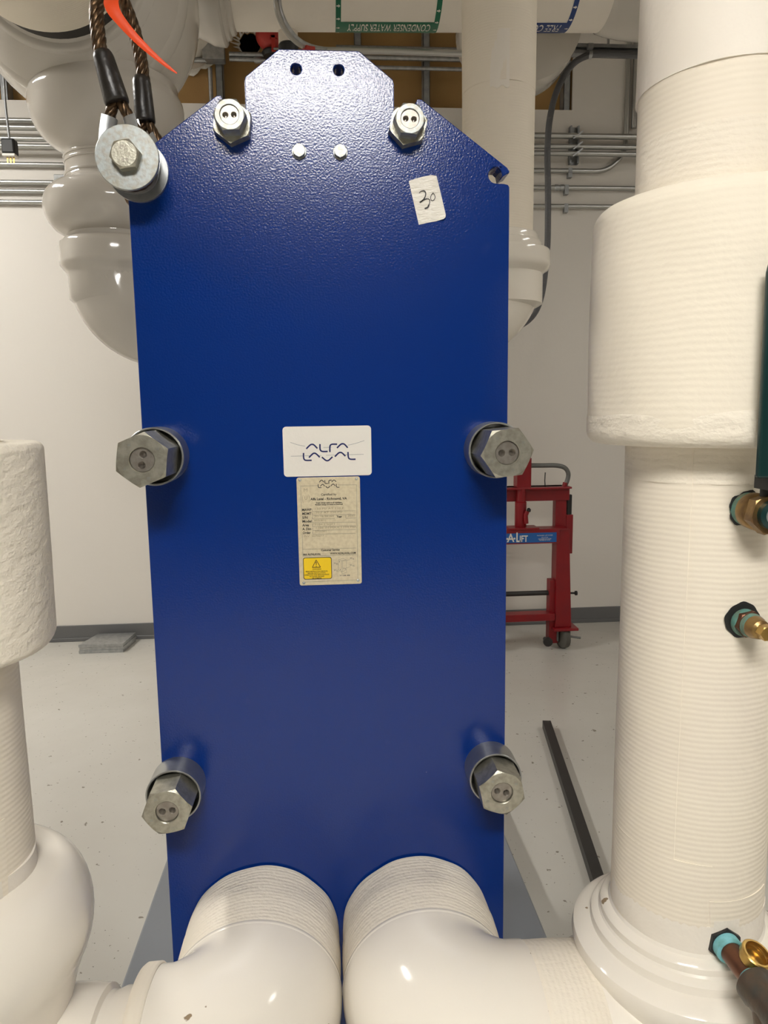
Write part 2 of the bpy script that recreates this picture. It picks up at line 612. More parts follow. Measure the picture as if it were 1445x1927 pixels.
def bolt_face(o, d, r, rot, hole=.26, sp=.46):
    """disc with two drilled conical holes"""
    u, w, d = frame_for(d)
    n = 34
    mb = MB()
    idx = {}
    vs, fs = [], []
    for i in range(n + 1):
        for j in range(n + 1):
            a, b = -1 + 2 * i / n, -1 + 2 * j / n
            x, y = a * math.sqrt(1 - b * b / 2), b * math.sqrt(1 - a * a / 2)
            dep = 0
            for sg in (-1, 1):
                hx_, hy_ = sg * sp * math.cos(rot), sg * sp * math.sin(rot)
                q = math.hypot(x - hx_, y - hy_)
                if q < hole * 1.15:
                    k = min(1, (hole * 1.15 - q) / (hole * .75))
                    dep = k * r * .5
            vs.append(Vector(o) + (u * x + w * y) * r - d * dep)
    for i in range(n):
        for j in range(n):
            a = i * (n + 1) + j
            fs.append((a, a + n + 1, a + n + 2, a + 1))
    mb.add(vs, fs)
    n2 = 40
    o = Vector(o)
    vs = [o + d * t + (u * math.cos(2 * PI * i / n2) + w * math.sin(2 * PI * i / n2)) * r * .997 for t in (-.026, 0) for i in range(n2)]
    mb.add(vs, [(i, (i + 1) % n2, n2 + (i + 1) % n2, n2 + i) for i in range(n2)])
    return mb


# six tightening bolts: x, z, front of nut (Y), nut corner radius, sleeve length, hole rotation, hex rotation
NUTS = [(-.1445, 1.9165, 1.222, .0262, 0, .05, .05), (.1445, 1.9165, 1.226, .0262, 0, -.05, .95),
        (-.2930, 1.3760, 1.140, .0445, .050, 1.38, .39), (.2915, 1.3760, 1.146, .0445, .046, .05, .09),
        (-.2945, .7660, 1.166, .0440, .052, .1, .15), (.2945, .7660, 1.168, .0440, .052, -.25, .72)]
for i, (x, z, yf, rc, sl, rot, hr) in enumerate(NUTS):
    if sl == 0:
        MB().hexnut((x, YP, z), (0, -1, 0), .0335, .019, .031, rot=hr + .35).build('flange_nut', 'zinc', hx, 30)
        nut = MB().hexnut((x, YP - .0185, z), (0, -1, 0), rc, YP - .0185 - yf, rc * .86, rhole=.0148, rot=hr, depth=.02).build('tightening_nut', 'zinc_bright', hx, 30)
        bolt_face((x, yf + .0025, z), (0, -1, 0), .0146, rot).build('bolt_end', 'bolt_steel', nut, 25)
    else:
        ro, ri = .0492, .0455
        MB().lathe([(ro, 0), (ro, sl - .0012), (ro - .001, sl), (ri + .001, sl), (ri, sl - .0012), (ri, .003)], (x, YP, z), (0, -1, 0), 64).build('spacer_sleeve', 'sleeve_steel', hx, 30)
        nut = MB().hexnut((x, YP - .004, z), (0, -1, 0), rc, YP - .004 - yf, rc * .875, rhole=.0195, rot=hr, depth=.03).build('tightening_nut', 'zinc', hx, 30)
        bolt_face((x, yf + .005, z), (0, -1, 0), .0188, rot).build('bolt_end', 'bolt_steel', nut, 25)
        # raised stamp marks on the nut face
        mk = MB()
        for a in (.6, 2.2, 3.6, 5.0):
            c = Vector((x + .030 * math.cos(a), yf - .0002, z + .030 * math.sin(a)))
            for k in (-1, 0, 1):
                mk.beam(c + Vector((k * .0018, 0, -.0022)), c + Vector((k * .0018 + .0006, 0, .0022)), .0006, .0006, up=(0, -1, 0))
        mk.build('stamp_mark', 'zinc_bright', nut, 0)
    MB().lathe([(.018, 0), (.018, .62)], (x, YP + TH * .2, z), (0, 1, 0), 20).build('tightening_rod', 'dark_steel', hx)
for i in (0, 1):
    x, z, yf, rc = NUTS[i][:4]
    mk = MB()
    for s_, a in (('31', .9), ('31', 2.4), ('48', 4.2), ('48', 5.3), ('26', 3.4)):
        text_on(mk, s_, (x + .0187 * math.cos(a), yf - .0003, z + .0187 * math.sin(a)), (1, 0, 0), (0, 0, 1), .005)
    mk.build('stamp_mark', 'bolt_steel', hx, 0)
# two small cap screws
for x in (-.0375, .0312):
    z = 1.8775
    w_ = MB().lathe([(.0125, 0), (.0125, .0016), (.012, .0022)], (x, YP, z), (0, -1, 0), 32).build('washer', 'zinc_bright', hx, 30)
    MB().hexnut((x, YP - .002, z), (0, -1, 0), .0113, .0075, .0098, rot=.5).build('cap_screw', 'zinc_bright', w_, 30)
# lifting bolt with two broad washers in the left notch
BX, BZ = -.3015, 1.8425
MB().lathe([(.012, .006), (.0485, .006), (.0485, .0), (.012, .0)], (BX, YP - .0005, BZ), (0, -1, 0), 56).build('washer', 'galv', hx, 30)
w_ = MB().lathe([(.012, .0), (.0478, .0), (.0486, .001), (.0486, .006), (.0478, .0068), (.012, .0068)], (BX, 1.2050, BZ), (0, -1, 0), 56).build('washer', 'zinc_bright', hx, 30)
MB().lathe([(.012, 0), (.012, .10)], (BX, 1.20, BZ), (0, 1, 0), 24).build('bolt_shank', 'galv', hx)
lb = MB().hexnut((BX, 1.1985, BZ), (0, -1, 0), .0236, .0165, .0188, rot=.17).build('lifting_bolt', 'zinc', hx, 30)
mk = MB()
text_on(mk, 'EFC', (BX, 1.1815, BZ + .009), (1, 0, 0), (0, 0, 1), .0075)
text_on(mk, '8.8', (BX + .001, 1.1815, BZ - .0095), (1, 0, 0), (0, 0, 1), .0075)
mk.build('stamp_mark', 'bolt_steel', lb, 0)

# ---- white brand plate with the drawn letters
TILT = -.022


def rrect(x0, z0, x1, z1, r, y, n=6, lean=0.):
    pts = []
    for cx, cz, a0 in ((x1 - r, z1 - r, 0), (x0 + r, z1 - r, 90), (x0 + r, z0 + r, 180), (x1 - r, z0 + r, 270)):
        for i in range(n + 1):
            a = math.radians(a0 + 90 * i / n)
            pts.append((cx + r * math.cos(a) + lean * (cz - (z0 + z1) / 2), y, cz + r * math.sin(a)))
    return pts


bp_ = MB().poly(rrect(-.0808, 1.3330, .0755, 1.4215, .0065, YP - .0015), .0015, (0, -1, 0)).build('brand_plate', 'white_plate', hx, 0, bevel=.0005)
lg = MB()


def LP(cx, cy, y):
    cx2 = cx - (cy - 395) * .026
    return Vector((-.0026 + (cx2 - 655) * .0001664, y, 1.3773 - (cy + (cx - 655) * .0105 - 395) * .0001651))


def logo(mb, f, w):
    for pts in ([(430, 368), (468, 330), (490, 321), (512, 328), (548, 365)],
                [(575, 318), (575, 362), (582, 386), (604, 398), (657, 398)],
                [(680, 405), (680, 352), (687, 330), (708, 321), (757, 321)],
                [(755, 362), (792, 326), (815, 317), (838, 325), (870, 360)],
                [(401, 412), (401, 458), (409, 482), (430, 492), (487, 492)],
                [(458, 462), (496, 424), (515, 416), (536, 424), (573, 460)],
                [(595, 458), (632, 490), (652, 497), (672, 490), (708, 456)],
                [(733, 455), (770, 418), (792, 410), (812, 417), (846, 450)],
                [(873, 405), (876, 450), (884, 474), (906, 484), (955, 484)]):
        stroke(mb, smooth_path([f(*p) for p in pts], 5), w)


logo(lg, lambda a, b: LP(a, b, YP - .0019), .0026)
lg.build('lettering', 'navy_ink', bp_, 0)
lg = MB()
stroke(lg, smooth_path([LP(262, 298, YP - .0017), LP(340, 325, YP - .0017), LP(415, 340, YP - .0017)], 5), [.0007] * 11)
stroke(lg, smooth_path([LP(610, 355, YP - .0017), LP(660, 355, YP - .0017), LP(705, 350, YP - .0017)], 5), .0006)
stroke(lg, smooth_path([LP(870, 333, YP - .0017), LP(960, 312, YP - .0017), LP(1047, 284, YP - .0017)], 5), .0007)
for a, b in ((265, 392), (412, 470), (560, 590), (640, 740), (830, 866), (885, 1042)):
    stroke(lg, [LP(a, 442 - (a - 265) * .019 + 4, YP - .0017), LP(b, 442 - (b - 265) * .019 + 4, YP - .0017)], .0007)
lg.build('rule_line', 'thin_grey', bp_, 0)

# ---- metal name plate
npz1, npz0 = 1.3312, 1.1342


def NP(cx, cy, y=YP - .0016):
    cc = 692 + (cy - 80) * .0247
    return Vector((-.0026 + (cx - cc) * .0001080, y, 1.3312 - (cy - 78 + (cx - 700) * .018) * .0001112))


npl = MB().poly(rrect(-.0590, npz0, .0540, npz1, .004, YP - .0012, lean=.0), .0012, (0, -1, 0)).build('name_plate', 'name_metal', hx, 0, bevel=.0004)
for a, b in ((228, 128), (1158, 108), (282, 1815), (1195, 1783)):
    p = NP(a, b)
    MB().lathe([(.0026, 0), (.0024, .0008), (.0012, .0016), (.0, .0018)], (p.x, YP - .0012, p.z), (0, -1, 0), 16).build('rivet', 'galv', npl, 40)
nl = MB()
logo(nl, lambda a, b: NP(700 + (a - 675) * .63, 190 + (b - 408) * .70), .0013)
nl.build('lettering', 'black_ink', npl, 0)
nl = MB()
EX, EZ = (1, 0, 0), (.026, 0, 1)


def line_(s, cx, cy, h, w=None, al='LEFT', bold=0., **k):
    vs, fs = text_geo(s, 1, al, bold, **k)
    ww = max(v[0] for v in vs) - min(v[0] for v in vs)
    hh = .70
    sy = h * .0001112 / hh
    sx = (w * .000108 / ww) if w else sy
    o = NP(cx, cy)
    return [(o.x + v[0] * sx + .026 * v[1] * sy, YP - .0017, o.z + v[1] * sy + v[0] * sx * .0) for v in vs], fs


nl.add(*line_('Certified by', 700, 360, 36, 255, 'CENTER', .01))
nl.add(*line_('Alfa Laval - Richmond, VA', 700, 430, 38, 605, 'CENTER', .024))
nl.add(*line_('Single ratings apply to all chambers', 705, 492, 20, 430, 'CENTER', .024))
nl.add(*line_('Multiple ratings are listed as Hot/Cold', 705, 522, 20, 455, 'CENTER', .024))
rows = ['MAWP', 'MDMT', 'S/N', 'Model', 'Area', 'A. Dim', 'Order']
rws = [155, 150, 88, 150, 110, 145, 132]
for i, s_ in enumerate(rows):
    nl.add(*line_(s_, 258 + i * 1.6, 610 + i * 62.5, 40, rws[i], 'LEFT', .024))
nl.add(*line_('Year', 832, 722, 36, 95, 'LEFT', .024))
nl.add(*line_('Customer Service', 728, 1270, 32, 310, 'CENTER', .024))
nl.add(*line_('866 ALFALAVAL', 275, 1342, 30, 295, 'LEFT', .024))
nl.add(*line_('WWW.ALFALAVAL.COM', 725, 1330, 30, 430, 'LEFT', .024))
nl.build('lettering', 'black_ink', npl, 0)
nl = MB()


def rule(a, b, w=.0004):
    stroke(nl, [NP(*a, YP - .00145), NP(*b, YP - .00145)], w)


rule((240, 222), (520, 216)); rule((850, 206), (1160, 204)); rule((1160, 204), (1192, 1760)); rule((240, 222), (250, 640))
for i in range(7):
    y = 635 + i * 62
    rule((428 + i, y), ((1146 + i) if i != 2 else 800, y - 8))
    rule((428 + i, y - 45), (428 + i, y))
rule((985, 750), (1152, 744)); rule((985, 700), (985, 745))
rule((262, 1000), (270, 1370)); rule((262, 1255), (1160, 1240)); rule((270, 1368), (1165, 1352)); rule((300, 1800), (1195, 1775))
nl.build('rule_line', 'grey_ink', npl, 0)
nl = MB()
rnd = random.Random(11)
for s_, cx, cy, w in (('150 PSI AT 210 F', 465, 592, 470), ('-20 F AT 150 PSI', 455, 655, 465), ('30116 98264', 460, 718, 320), ('M15-BFG', 460, 785, 190),
                      ('1184.2 SQFT', 470, 850, 330), ('1188 IN MAX 1310 MIN', 475, 905, 690), ('5710302', 475, 965, 190), ('INV  2070077', 285, 1040, 330), ('2040', 1015, 712, 115), ('U', 285, 300, 0)):
    if w:
        nl.add(*line_(s_, cx, cy, 30, w))
nl.add(*line_('M', 320, 290, 55, 60, 'CENTER'))
nl.add(*line_('U', 325, 418, 55, 45, 'CENTER'))
nl.add(*line_('(', 272, 418, 95, 18, 'CENTER')); nl.add(*line_(')', 378, 418, 95, 18, 'CENTER'))
nl.build('stamp_mark', 'stamp_ink', npl, 0)
# yellow warning label
c0, c1 = NP(283, 1760), NP(722, 1385)
MB().poly(rrect(c0.x - .0005, c0.z, c1.x + .0028, c1.z, .004, YP - .0014), .0003, (0, -1, 0)).build('label_border', 'black_ink', npl, 0)
wl = MB().poly(rrect(c0.x + .0006, c0.z + .0012, c1.x + .0017, c1.z - .0012, .0032, YP - .0016), .0003, (0, -1, 0)).build('warning_label', 'yellow', npl, 0)
nl = MB()
tri = [NP(490, 1432, YP - .0018), NP(425, 1557, YP - .0018), NP(562, 1553, YP - .0018)]
for i in range(3):
    stroke(nl, [tri[i], tri[(i + 1) % 3]], .0011)
stroke(nl, [NP(490, 1462, YP - .0018), NP(492, 1520, YP - .0018)], [.0018, .0008])
stroke(nl, [NP(492, 1532, YP - .0018), NP(492, 1545, YP - .0018)], .0013)
for s_, cy, h, w in (('WARNING', 1585, 18, 150), ('READ INSTRUCTION MANUAL', 1622, 19, 370), ('BEFORE INSTALLATION,', 1652, 19, 300), ('OPERATION AND MAINTENANCE', 1680, 19, 415), ('TO AVOID INJURIES', 1708, 19, 250), ('OR DAMAGE', 1735, 19, 160)):
    vs, fs = line_(s_, 500, cy, h, w, 'CENTER', .02)
    nl.add([(a, YP - .0019, c) for a, b, c in vs], fs)
nl.build('label_print', 'black_ink', npl, 0)
# little exchanger sketch
nl = MB()
Q = lambda a, b: NP(a, b, YP - .0015)
for a, b in (((862, 1435), (862, 1600)), ((862, 1435), (915, 1450)), ((915, 1450), (918, 1640)), ((862, 1600), (918, 1640)), ((935, 1455), (998, 1440)), ((998, 1440), (998, 1640)),
             ((935, 1455), (935, 1610)), ((862, 1435), (940, 1410)), ((940, 1410), (998, 1440)), ((915, 1450), (998, 1440)), ((925, 1670), (998, 1645)), ((925, 1610), (925, 1670)), ((998, 1600), (998, 1650)),
             ((1005, 1450), (1060, 1430)), ((1000, 1570), (1060, 1550)), ((800, 1490), (860, 1500)), ((800, 1600), (870, 1600)), ((918, 1640), (998, 1600))):
    stroke(nl, [Q(*a), Q(*b)], .0003)
for a, b in ((880, 1465), (895, 1600), (955, 1580), (980, 1585)):
    stroke(nl, [Q(a, b - 12), Q(a, b + 12)], .0009)
for s_, a, b in (('S4', 1055, 1410), ('T4', 1090, 1425), ('S3', 1055, 1525), ('T3', 1095, 1540), ('S1', 785, 1490), ('T1', 825, 1510), ('S2', 785, 1608), ('T2', 825, 1625), ('"A" DIM. MM', 880, 1700)):
    nl.add(*line_(s_, a, b, 22, None, 'LEFT', .01))
nl.build('diagram', 'grey_ink', npl, 0)

# ---- torn tape label "30"
YT = YP - .0006
pts = [(769, 340.5), (783, 336), (797, 332), (811, 330), (821, 331), (826, 350), (832, 375), (838, 405), (837.5, 410), (834, 413), (820, 416.5), (805, 419), (788, 423)]
tp = []
for i, p in enumerate(pts):
    q = at(*p, YT)
    if 7 <= i <= 9:
        q.y -= .004
    if i in (3, 4):
        q.y -= .001
    tp.append(q)
m = MB()
ctr = at(803, 376, YT - .0012)
n = len(tp)
m.add([ctr] + tp + [p + Vector((0, .0004, 0)) for p in tp], [(0, 1 + i, 1 + (i + 1) % n) for i in range(n)] + [(1 + i, 1 + n + i, 1 + n + (i + 1) % n, 1 + (i + 1) % n) for i in range(n)])
tl = m.build('tape_label', 'tape', None, 60)
tag(tl, 'torn piece of white tape with 30 handwritten, stuck on the blue plate', 'label')
m = MB()
Yh = YT - .0022
tc = lambda a, b: at(760 + a / 7.225, 320 + b / 7.225, Yh)
stroke(m, smooth_path([tc(*p) for p in ((207, 312), (235, 288), (275, 282), (295, 312), (290, 358), (262, 405), (214, 440))], 5), [.0012] * 8 + [.0018] * 14 + [.0021] * 9)
stroke(m, smooth_path([tc(*p) for p in ((214, 440), (268, 405), (315, 390), (345, 400), (350, 440), (335, 485), (322, 508), (282, 526))], 5), [.0019] * 10 + [.0014] * 14 + [.0026] * 12)
stroke(m, smooth_path([tc(*p) for p in ((400, 305), (372, 342), (363, 385), (380, 415), (408, 405), (424, 370), (412, 330), (392, 312))], 5), .0011)
m.build('handwriting', 'black_ink', tl, 0)

# ================================================================== FRONT PIPES
AXR = Vector((.55, 1.0, 0))
AXL = Vector((-.563, .99, 0))
PR = .1115
ZPORT = .4425


def lap_cyl(mb, ax, r, z0, z1, seam_deg, step=.0016, n=96, nz=2, rounded=0, wob=0., seed=0):
    """jacket round a vertical axis; a lap step at the seam angle (0 = towards the viewer, positive to the right)"""
    rnd = random.Random(seed)
    prof = []
    if rounded:
        for i in range(7):
            a = math.radians(90 * i / 6)
            prof.append((r - rounded + rounded * math.sin(a), z0 + rounded - rounded * math.cos(a)))
        for i in range(1, nz):
            prof.append((r, z0 + rounded + (z1 - z0 - 2 * rounded) * i / nz))
        for i in range(7):
            a = math.radians(90 * i / 6)
            prof.append((r - rounded + rounded * math.cos(a), z1 - rounded + rounded * math.sin(a)))
    else:
        prof = [(r, z0 + (z1 - z0) * i / nz) for i in range(nz + 1)]
    vs, fs = [], []
    ph = [rnd.uniform(0, 6) for _ in range(6)]
    for rr, z in prof:
        for i in range(n + 1):
            t = i / n
            a = math.radians(seam_deg) + 2 * PI * t
            q = rr + step * t
            if wob:
                q += wob * (math.sin(3 * a + ph[0] + z * 9) + math.sin(5 * a + ph[1] - z * 13) + .7 * math.sin(8 * a + ph[2] + z * 21))
            vs.append((ax.x + q * math.sin(a), ax.y - q * math.cos(a), z))
    m_ = n + 1
    for k in range(len(prof) - 1):
        for i in range(n):
            fs.append((k * m_ + i, k * m_ + i + 1, (k + 1) * m_ + i + 1, (k + 1) * m_ + i))
        fs.append((k * m_ + n, k * m_, (k + 1) * m_, (k + 1) * m_ + n))
    fs.append(tuple(range(m_)))
    fs.append(tuple(range((len(prof) - 1) * m_, len(prof) * m_)))
    mb.add(vs, fs)
    return mb


def patch(ax, r, z0, z1, a0, a1, skew=0., n=14, nz=4, th=.0005):
    """thin canvas patch on a vertical jacket between two angles"""
    vs, fs = [], []
    for k in range(nz + 1):
        z = z0 + (z1 - z0) * k / nz
        for i in range(n + 1):
            a = math.radians(a0 + (a1 - a0) * i / n + skew * (k / nz - .5))
            zz = z + .004 * math.sin(i * .9) * (1 if k in (0,) else 0)
            e = r + (th if 0 < i < n and 0 < k < nz else th * .6)
            vs.append((ax.x + e * math.sin(a), ax.y - e * math.cos(a), zz))
    m_ = n + 1
    for k in range(nz):
        for i in range(n):
            fs.append((k * m_ + i, k * m_ + i + 1, (k + 1) * m_ + i + 1, (k + 1) * m_ + i))
    mb = MB().add(vs, fs)
    base = len(mb.v)
    rim = [i for i in range(m_)] + [k * m_ + n for k in range(1, nz + 1)] + [nz * m_ + i for i in range(n - 1, -1, -1)] + [k * m_ for k in range(nz - 1, 0, -1)]
    inn = []
    for i in rim:
        p = Vector(mb.v[i])
        d = Vector((p.x - ax.x, p.y - ax.y, 0))
        q = p - d.normalized() * (d.length - r + .002)
        inn.append(tuple(q))
    mb.v += inn
    L = len(rim)
    for i in range(L):
        j = (i + 1) % L
        mb.f.append((rim[i], rim[j], base + j, base + i))
    return mb


def wobble_tube(mb, path, rs, n=64, amp=.0, seed=0):
    mb.tube(path, rs, n)


# ---- right run
rp = thing('insulated_pipe', 'thick white canvas jacketed riser at right with fat lagged valve section', 'pipe', (AXR.x, AXR.y, 0), 'insulated pipes in front of the blue plate')
# stub from the plate
lap = []


def stub(x, parent, sgn):
    prof = [(.139, .002), (.1450, .004), (.1465, .03), (.1460, .058), (.1472, .062), (.1472, .095), (.1466, .12), (.1462, .16)]
    rnd_ = random.Random(3 if sgn > 0 else 8)
    phs = [rnd_.uniform(0, 6) for _ in range(4)]

    def fn(k, a, r):
        w = .0007 if k < 3 else .0003
        return r + w * (math.sin(4 * a + phs[0] + k) + math.sin(7 * a + phs[1] - k) + .6 * math.sin(13 * a + phs[2]))
    MB().lathe(prof, (x, YP - .001, ZPORT), (0, -1, 0), 96, fn).build('port_jacket', 'canvas_fore_rough', parent, 50)


def elbow(x, sgn, parent, mat_='pvc'):
    B = .128
    y0 = 1.118
    p = [(x, y0, ZPORT), (x, y0 - .006, ZPORT), (x, y0 - .012, ZPORT)]
    c = (x + sgn * B, y0 - .012, ZPORT)
    pth = [Vector(q) for q in p] + [Vector(c) + Vector((-sgn * B * math.cos(t), -B * math.sin(t), 0)) for t in [PI / 2 * i / 28 for i in range(1, 29)]]
    pth += [pth[-1] + Vector((sgn * .012, 0, 0)), pth[-1] + Vector((sgn * .024, 0, 0)), pth[-1] + Vector((sgn * .0245, 0, 0))]
    rs = [.1470, .1482, .1487] + [.1487 + .004 * math.sin(PI * i / 28) ** 2 * (i / 28) for i in range(1, 29)] + [.1485, .148, .144]
    MB().tube(pth, rs, 72).build('elbow_cover', mat_, parent, 55)
    return pth[-1], y0 - .012 - B


stub(.149, rp, 1)
ce, ya = elbow(.149, 1, rp)
# seam lip on the elbow cover
MB().lathe([(.147, 0), (.1488, .002), (.1488, .009), (.147, .011)], (.149, 1.116, ZPORT), (0, -1, 0), 72).build('cover_lip', 'pvc', rp, 50)
MB().lathe([(.143, 0), (.1455, .004), (.146, .05), (.1445, .10), (.1425, .104)], (.292, ya, ZPORT), (1, 0, 0), 80, lambda k, a, r: r + .0006 * math.sin(9 * a + k)).build('arm_band', 'canvas_along_rough', rp, 50)
# tee cover round the foot of the riser
tee = [(.10, .24), (.148, .25), (.150, .30), (.150, .45), (.152, .51), (.159, .552), (.1695, .576), (.1725, .592), (.170, .604), (.160, .613), (.1475, .616), (.1435, .618), (.1425, .622),
       (.1420, .630), (.1375, .634), (.131, .636), (.1285, .639), (.1280, .648), (.1240, .653), (.1160, .656), (.1125, .662), (.10, .665)]
MB().lathe(tee, (AXR.x, AXR.y, 0), (0, 0, 1), 96).build('tee_cover', 'pvc', rp, 32)
MB().lathe([(.145, 0), (.147, .004), (.149, .04), (.150, .12)], (.392, ya, ZPORT), (1, 0, 0), 80).build('tee_branch', 'pvc', rp, 45)
# jackets
lap_cyl(MB(), AXR, PR, .655, 1.40, -37, nz=10, wob=.00035, seed=1).build('pipe_jacket', 'canvas', rp, 28)
lap_cyl(MB(), AXR, PR + .001, 1.345, 1.405, -38, step=.001, wob=.0005, seed=2).build('jacket_collar', 'canvas_rough', rp, 40)
lap_cyl(MB(), AXR, PR, 1.70, 2.06, 55, nz=6, wob=.0004, seed=3).build('pipe_jacket', 'canvas', rp, 28)
lap_cyl(MB(), AXR, PR + .0015, 1.70, 1.80, 120, step=.0012, wob=.0007, seed=4).build('jacket_collar', 'canvas_rough', rp, 40)
lap_cyl(MB(), AXR, PR + .0025, 1.868, 3.98, 140, nz=14, wob=.0006, seed=5).build('pipe_jacket', 'canvas_smooth', rp, 28)
lap_cyl(MB(), AXR, .1690, 1.402, 1.722, 160, step=.0012, nz=12, rounded=.022, wob=.0008, seed=6).build('valve_lagging', 'lag', rp, 32)
lap_cyl(MB(), AXR, .1706, 1.3955, 1.450, 160, step=.0008, nz=4, rounded=.018, wob=.0007, seed=7).build('lagging_rim', 'lag_rough', rp, 50)
# patches
patch(AXR, PR + .0012, .655, .80, -95, -12, 2).build('canvas_patch', 'canvas', rp, 30)
patch(AXR, PR + .0012, .66, .745, -10, 45, -3).build('canvas_patch', 'canvas', rp, 30)
patch(AXR, PR + .0014, .655, .715, -8, 12, 1).build('canvas_patch', 'canvas_smooth', rp, 30)
patch(AXR, PR + .0006, .655, .705, -100, 60, 0, n=40, th=.0016).build('canvas_patch', 'canvas_smooth', rp, 30)

# ---- left run
lp_ = thing('insulated_pipe', 'white canvas jacketed riser on the left edge with smooth bulging white foot', 'pipe', (AXL.x, AXL.y, 0), 'insulated pipes in front of the blue plate')
stub(-.149, lp_, -1)
elbow(-.149, -1, lp_)
MB().lathe([(.147, 0), (.1488, .002), (.1488, .009), (.147, .011)], (-.149, 1.116, ZPORT), (0, -1, 0), 72).build('cover_lip', 'pvc', lp_, 50)
MB().lathe([(.150, 0), (.1525, .003), (.152, .022), (.149, .026), (.120, .027)], (-.290, ya, ZPORT), (-1, 0, 0), 80).build('arm_band', 'canvas_along', lp_, 45)
MB().lathe([(.122, 0), (.1225, .03), (.117, .045), (.119, .052), (.128, .056), (.131, .08), (.135, .16), (.14, .25)], (-.312, ya, ZPORT), (-1, 0, 0), 80).build('tee_branch', 'pvc', lp_, 50)
ltee = [(.10, .24), (.14, .25), (.141, .42), (.143, .50), (.150, .56), (.163, .61)] + [(.136 + .053 * math.cos(t), .700 + .085 * math.sin(t)) for t in [-.75 + (PI / 2 + .75) * i / 14 for i in range(15)]] + [(.122, .790), (.10, .792)]
MB().lathe(ltee, (AXL.x, AXL.y, 0), (0, 0, 1), 96).build('tee_cover', 'pvc', lp_, 40)
lap_cyl(MB(), AXL, .1135, .775, 1.17, 48, nz=8, wob=.0004, seed=11).build('pipe_jacket', 'canvas', lp_, 28)
patch(AXL, .1148, .785, .90, -40, 66, 3, n=30).build('canvas_patch', 'canvas', lp_, 30)
lap_cyl(MB(), AXL, .1155, .780, .815, 60, step=.0012, wob=.0010, seed=12).build('jacket_collar', 'canvas_smooth', lp_, 40)
lap_cyl(MB(), AXL, .1675, 1.128, 1.412, 160, step=.0014, nz=12, rounded=.012, wob=.0009, seed=13).build('valve_lagging', 'lag_rough', lp_, 32)
lap_cyl(MB(), AXL, .1135, 1.40, 1.43, 150, wob=.0004, seed=14).build('pipe_jacket', 'canvas', lp_, 28)

# ---- fittings on the right riser (they stand out towards -Y)
FY = AXR.y - PR
v = thing('ball_valve', 'small bronze ball valve with long dark green lever on the right riser', 'valve', (.547, FY, 1.313))
o = Vector((.547, FY, 1.313))
D_ = Vector((0, -1, 0))
m = MB()
rnd = random.Random(2)
m.lathe([(.022, -.004), (.0242, .0005), (.022, .0012), (.02, .0013)], o, D_, 48, lambda k, a, r: r * (1 + .06 * math.sin(5 * a + 1) + .03 * math.sin(11 * a)))
m.build('torn_hole', 'black', v, 0)
MB().lathe([(.021, -.01), (.0225, .006), (.0225, .012)], o, D_, 28).build('valve_collar', 'patina', v)
MB().lathe([(.020, .010), (.0235, .013), (.0245, .030), (.0225, .034), (.0205, .036)], o, D_, 32).build('valve_body', 'bronze', v, 30)
MB().hexnut(o + D_ * .036, D_, .0265, .016, .024, rot=.3).build('hex_end', 'bronze', v, 30)
MB().lathe([(.018, .052), (.018, .060), (.012, .062), (.0115, .058)], o, D_, 28).build('end_ring', 'green_enamel', v, 30)
MB().lathe([(.0116, .055), (.0116, .060), (.010, .0605)], o, D_, 28).build('end_plug', 'galv', v, 30)
MB().lathe([(.0075, 0), (.0075, .035)], o + D_ * .040 + Vector((0, 0, .018)), (0, 0, 1), 16).build('stem', 'black', v)
hy = FY - .076
m = MB()
secs = [(1.362, .036), (1.40, .034), (1.60, .025), (1.612, .019)]
vs = [(.528 - (z - 1.362) * .034 + a * w / 2, hy + b_ * .004, z) for z, w in secs for a, b_ in ((-1, -1), (1, -1), (1, 1), (-1, 1))]
m.add(vs, [(3, 2, 1, 0), (12, 13, 14, 15)] + [(4 * k + i, 4 * k + (i + 1) % 4, 4 * k + 4 + (i + 1) % 4, 4 * k + 4 + i) for k in range(3) for i in range(4)])
m.build('lever', 'green_enamel', v, 0, bevel=.0025)
MB().box((.534, hy - .006, 1.345), (.546, hy + .042, 1.3615)).build('lever_tab', 'black', v, 0)

o = Vector((.552, FY, 1.160))
v = thing('drain_plug', 'stubby bronze drain plug poking from a black hole in the right riser', 'plug', o)
MB().lathe([(.022, -.004), (.0245, .0006), (.021, .0010)], o + Vector((-.002, 0, .002)), D_, 48, lambda k, a, r: r * (1 + .03 * math.sin(4 * a + 2) + .02 * math.sin(9 * a))).build('torn_hole', 'black', v, 0)
MB().lathe([(.0175, -.006), (.0190, .004), (.0180, .010), (.014, .011)], o + Vector((0, 0, -.001)), D_, 28).build('collar', 'patina', v, 30)
MB().hexnut(o + D_ * .0095, D_, .0185, .008, .0165, rot=.2).build('hex_collar', 'copper', v, 30)
MB().lathe([(.0155, .017), (.0165, .019), (.0155, .026), (.013, .027)], o, D_, 28).build('collar_ring', 'patina', v, 30)
MB().lathe([(.0145, .022), (.0155, .028), (.0125, .040), (.0085, .043), (.0085, .046)], o, D_, 28).build('plug_body', 'bronze', v, 30)
MB().hexnut(o + D_ * .044, D_, .0105, .012, .009, rot=.1).build('plug_head', 'brass', v, 30)

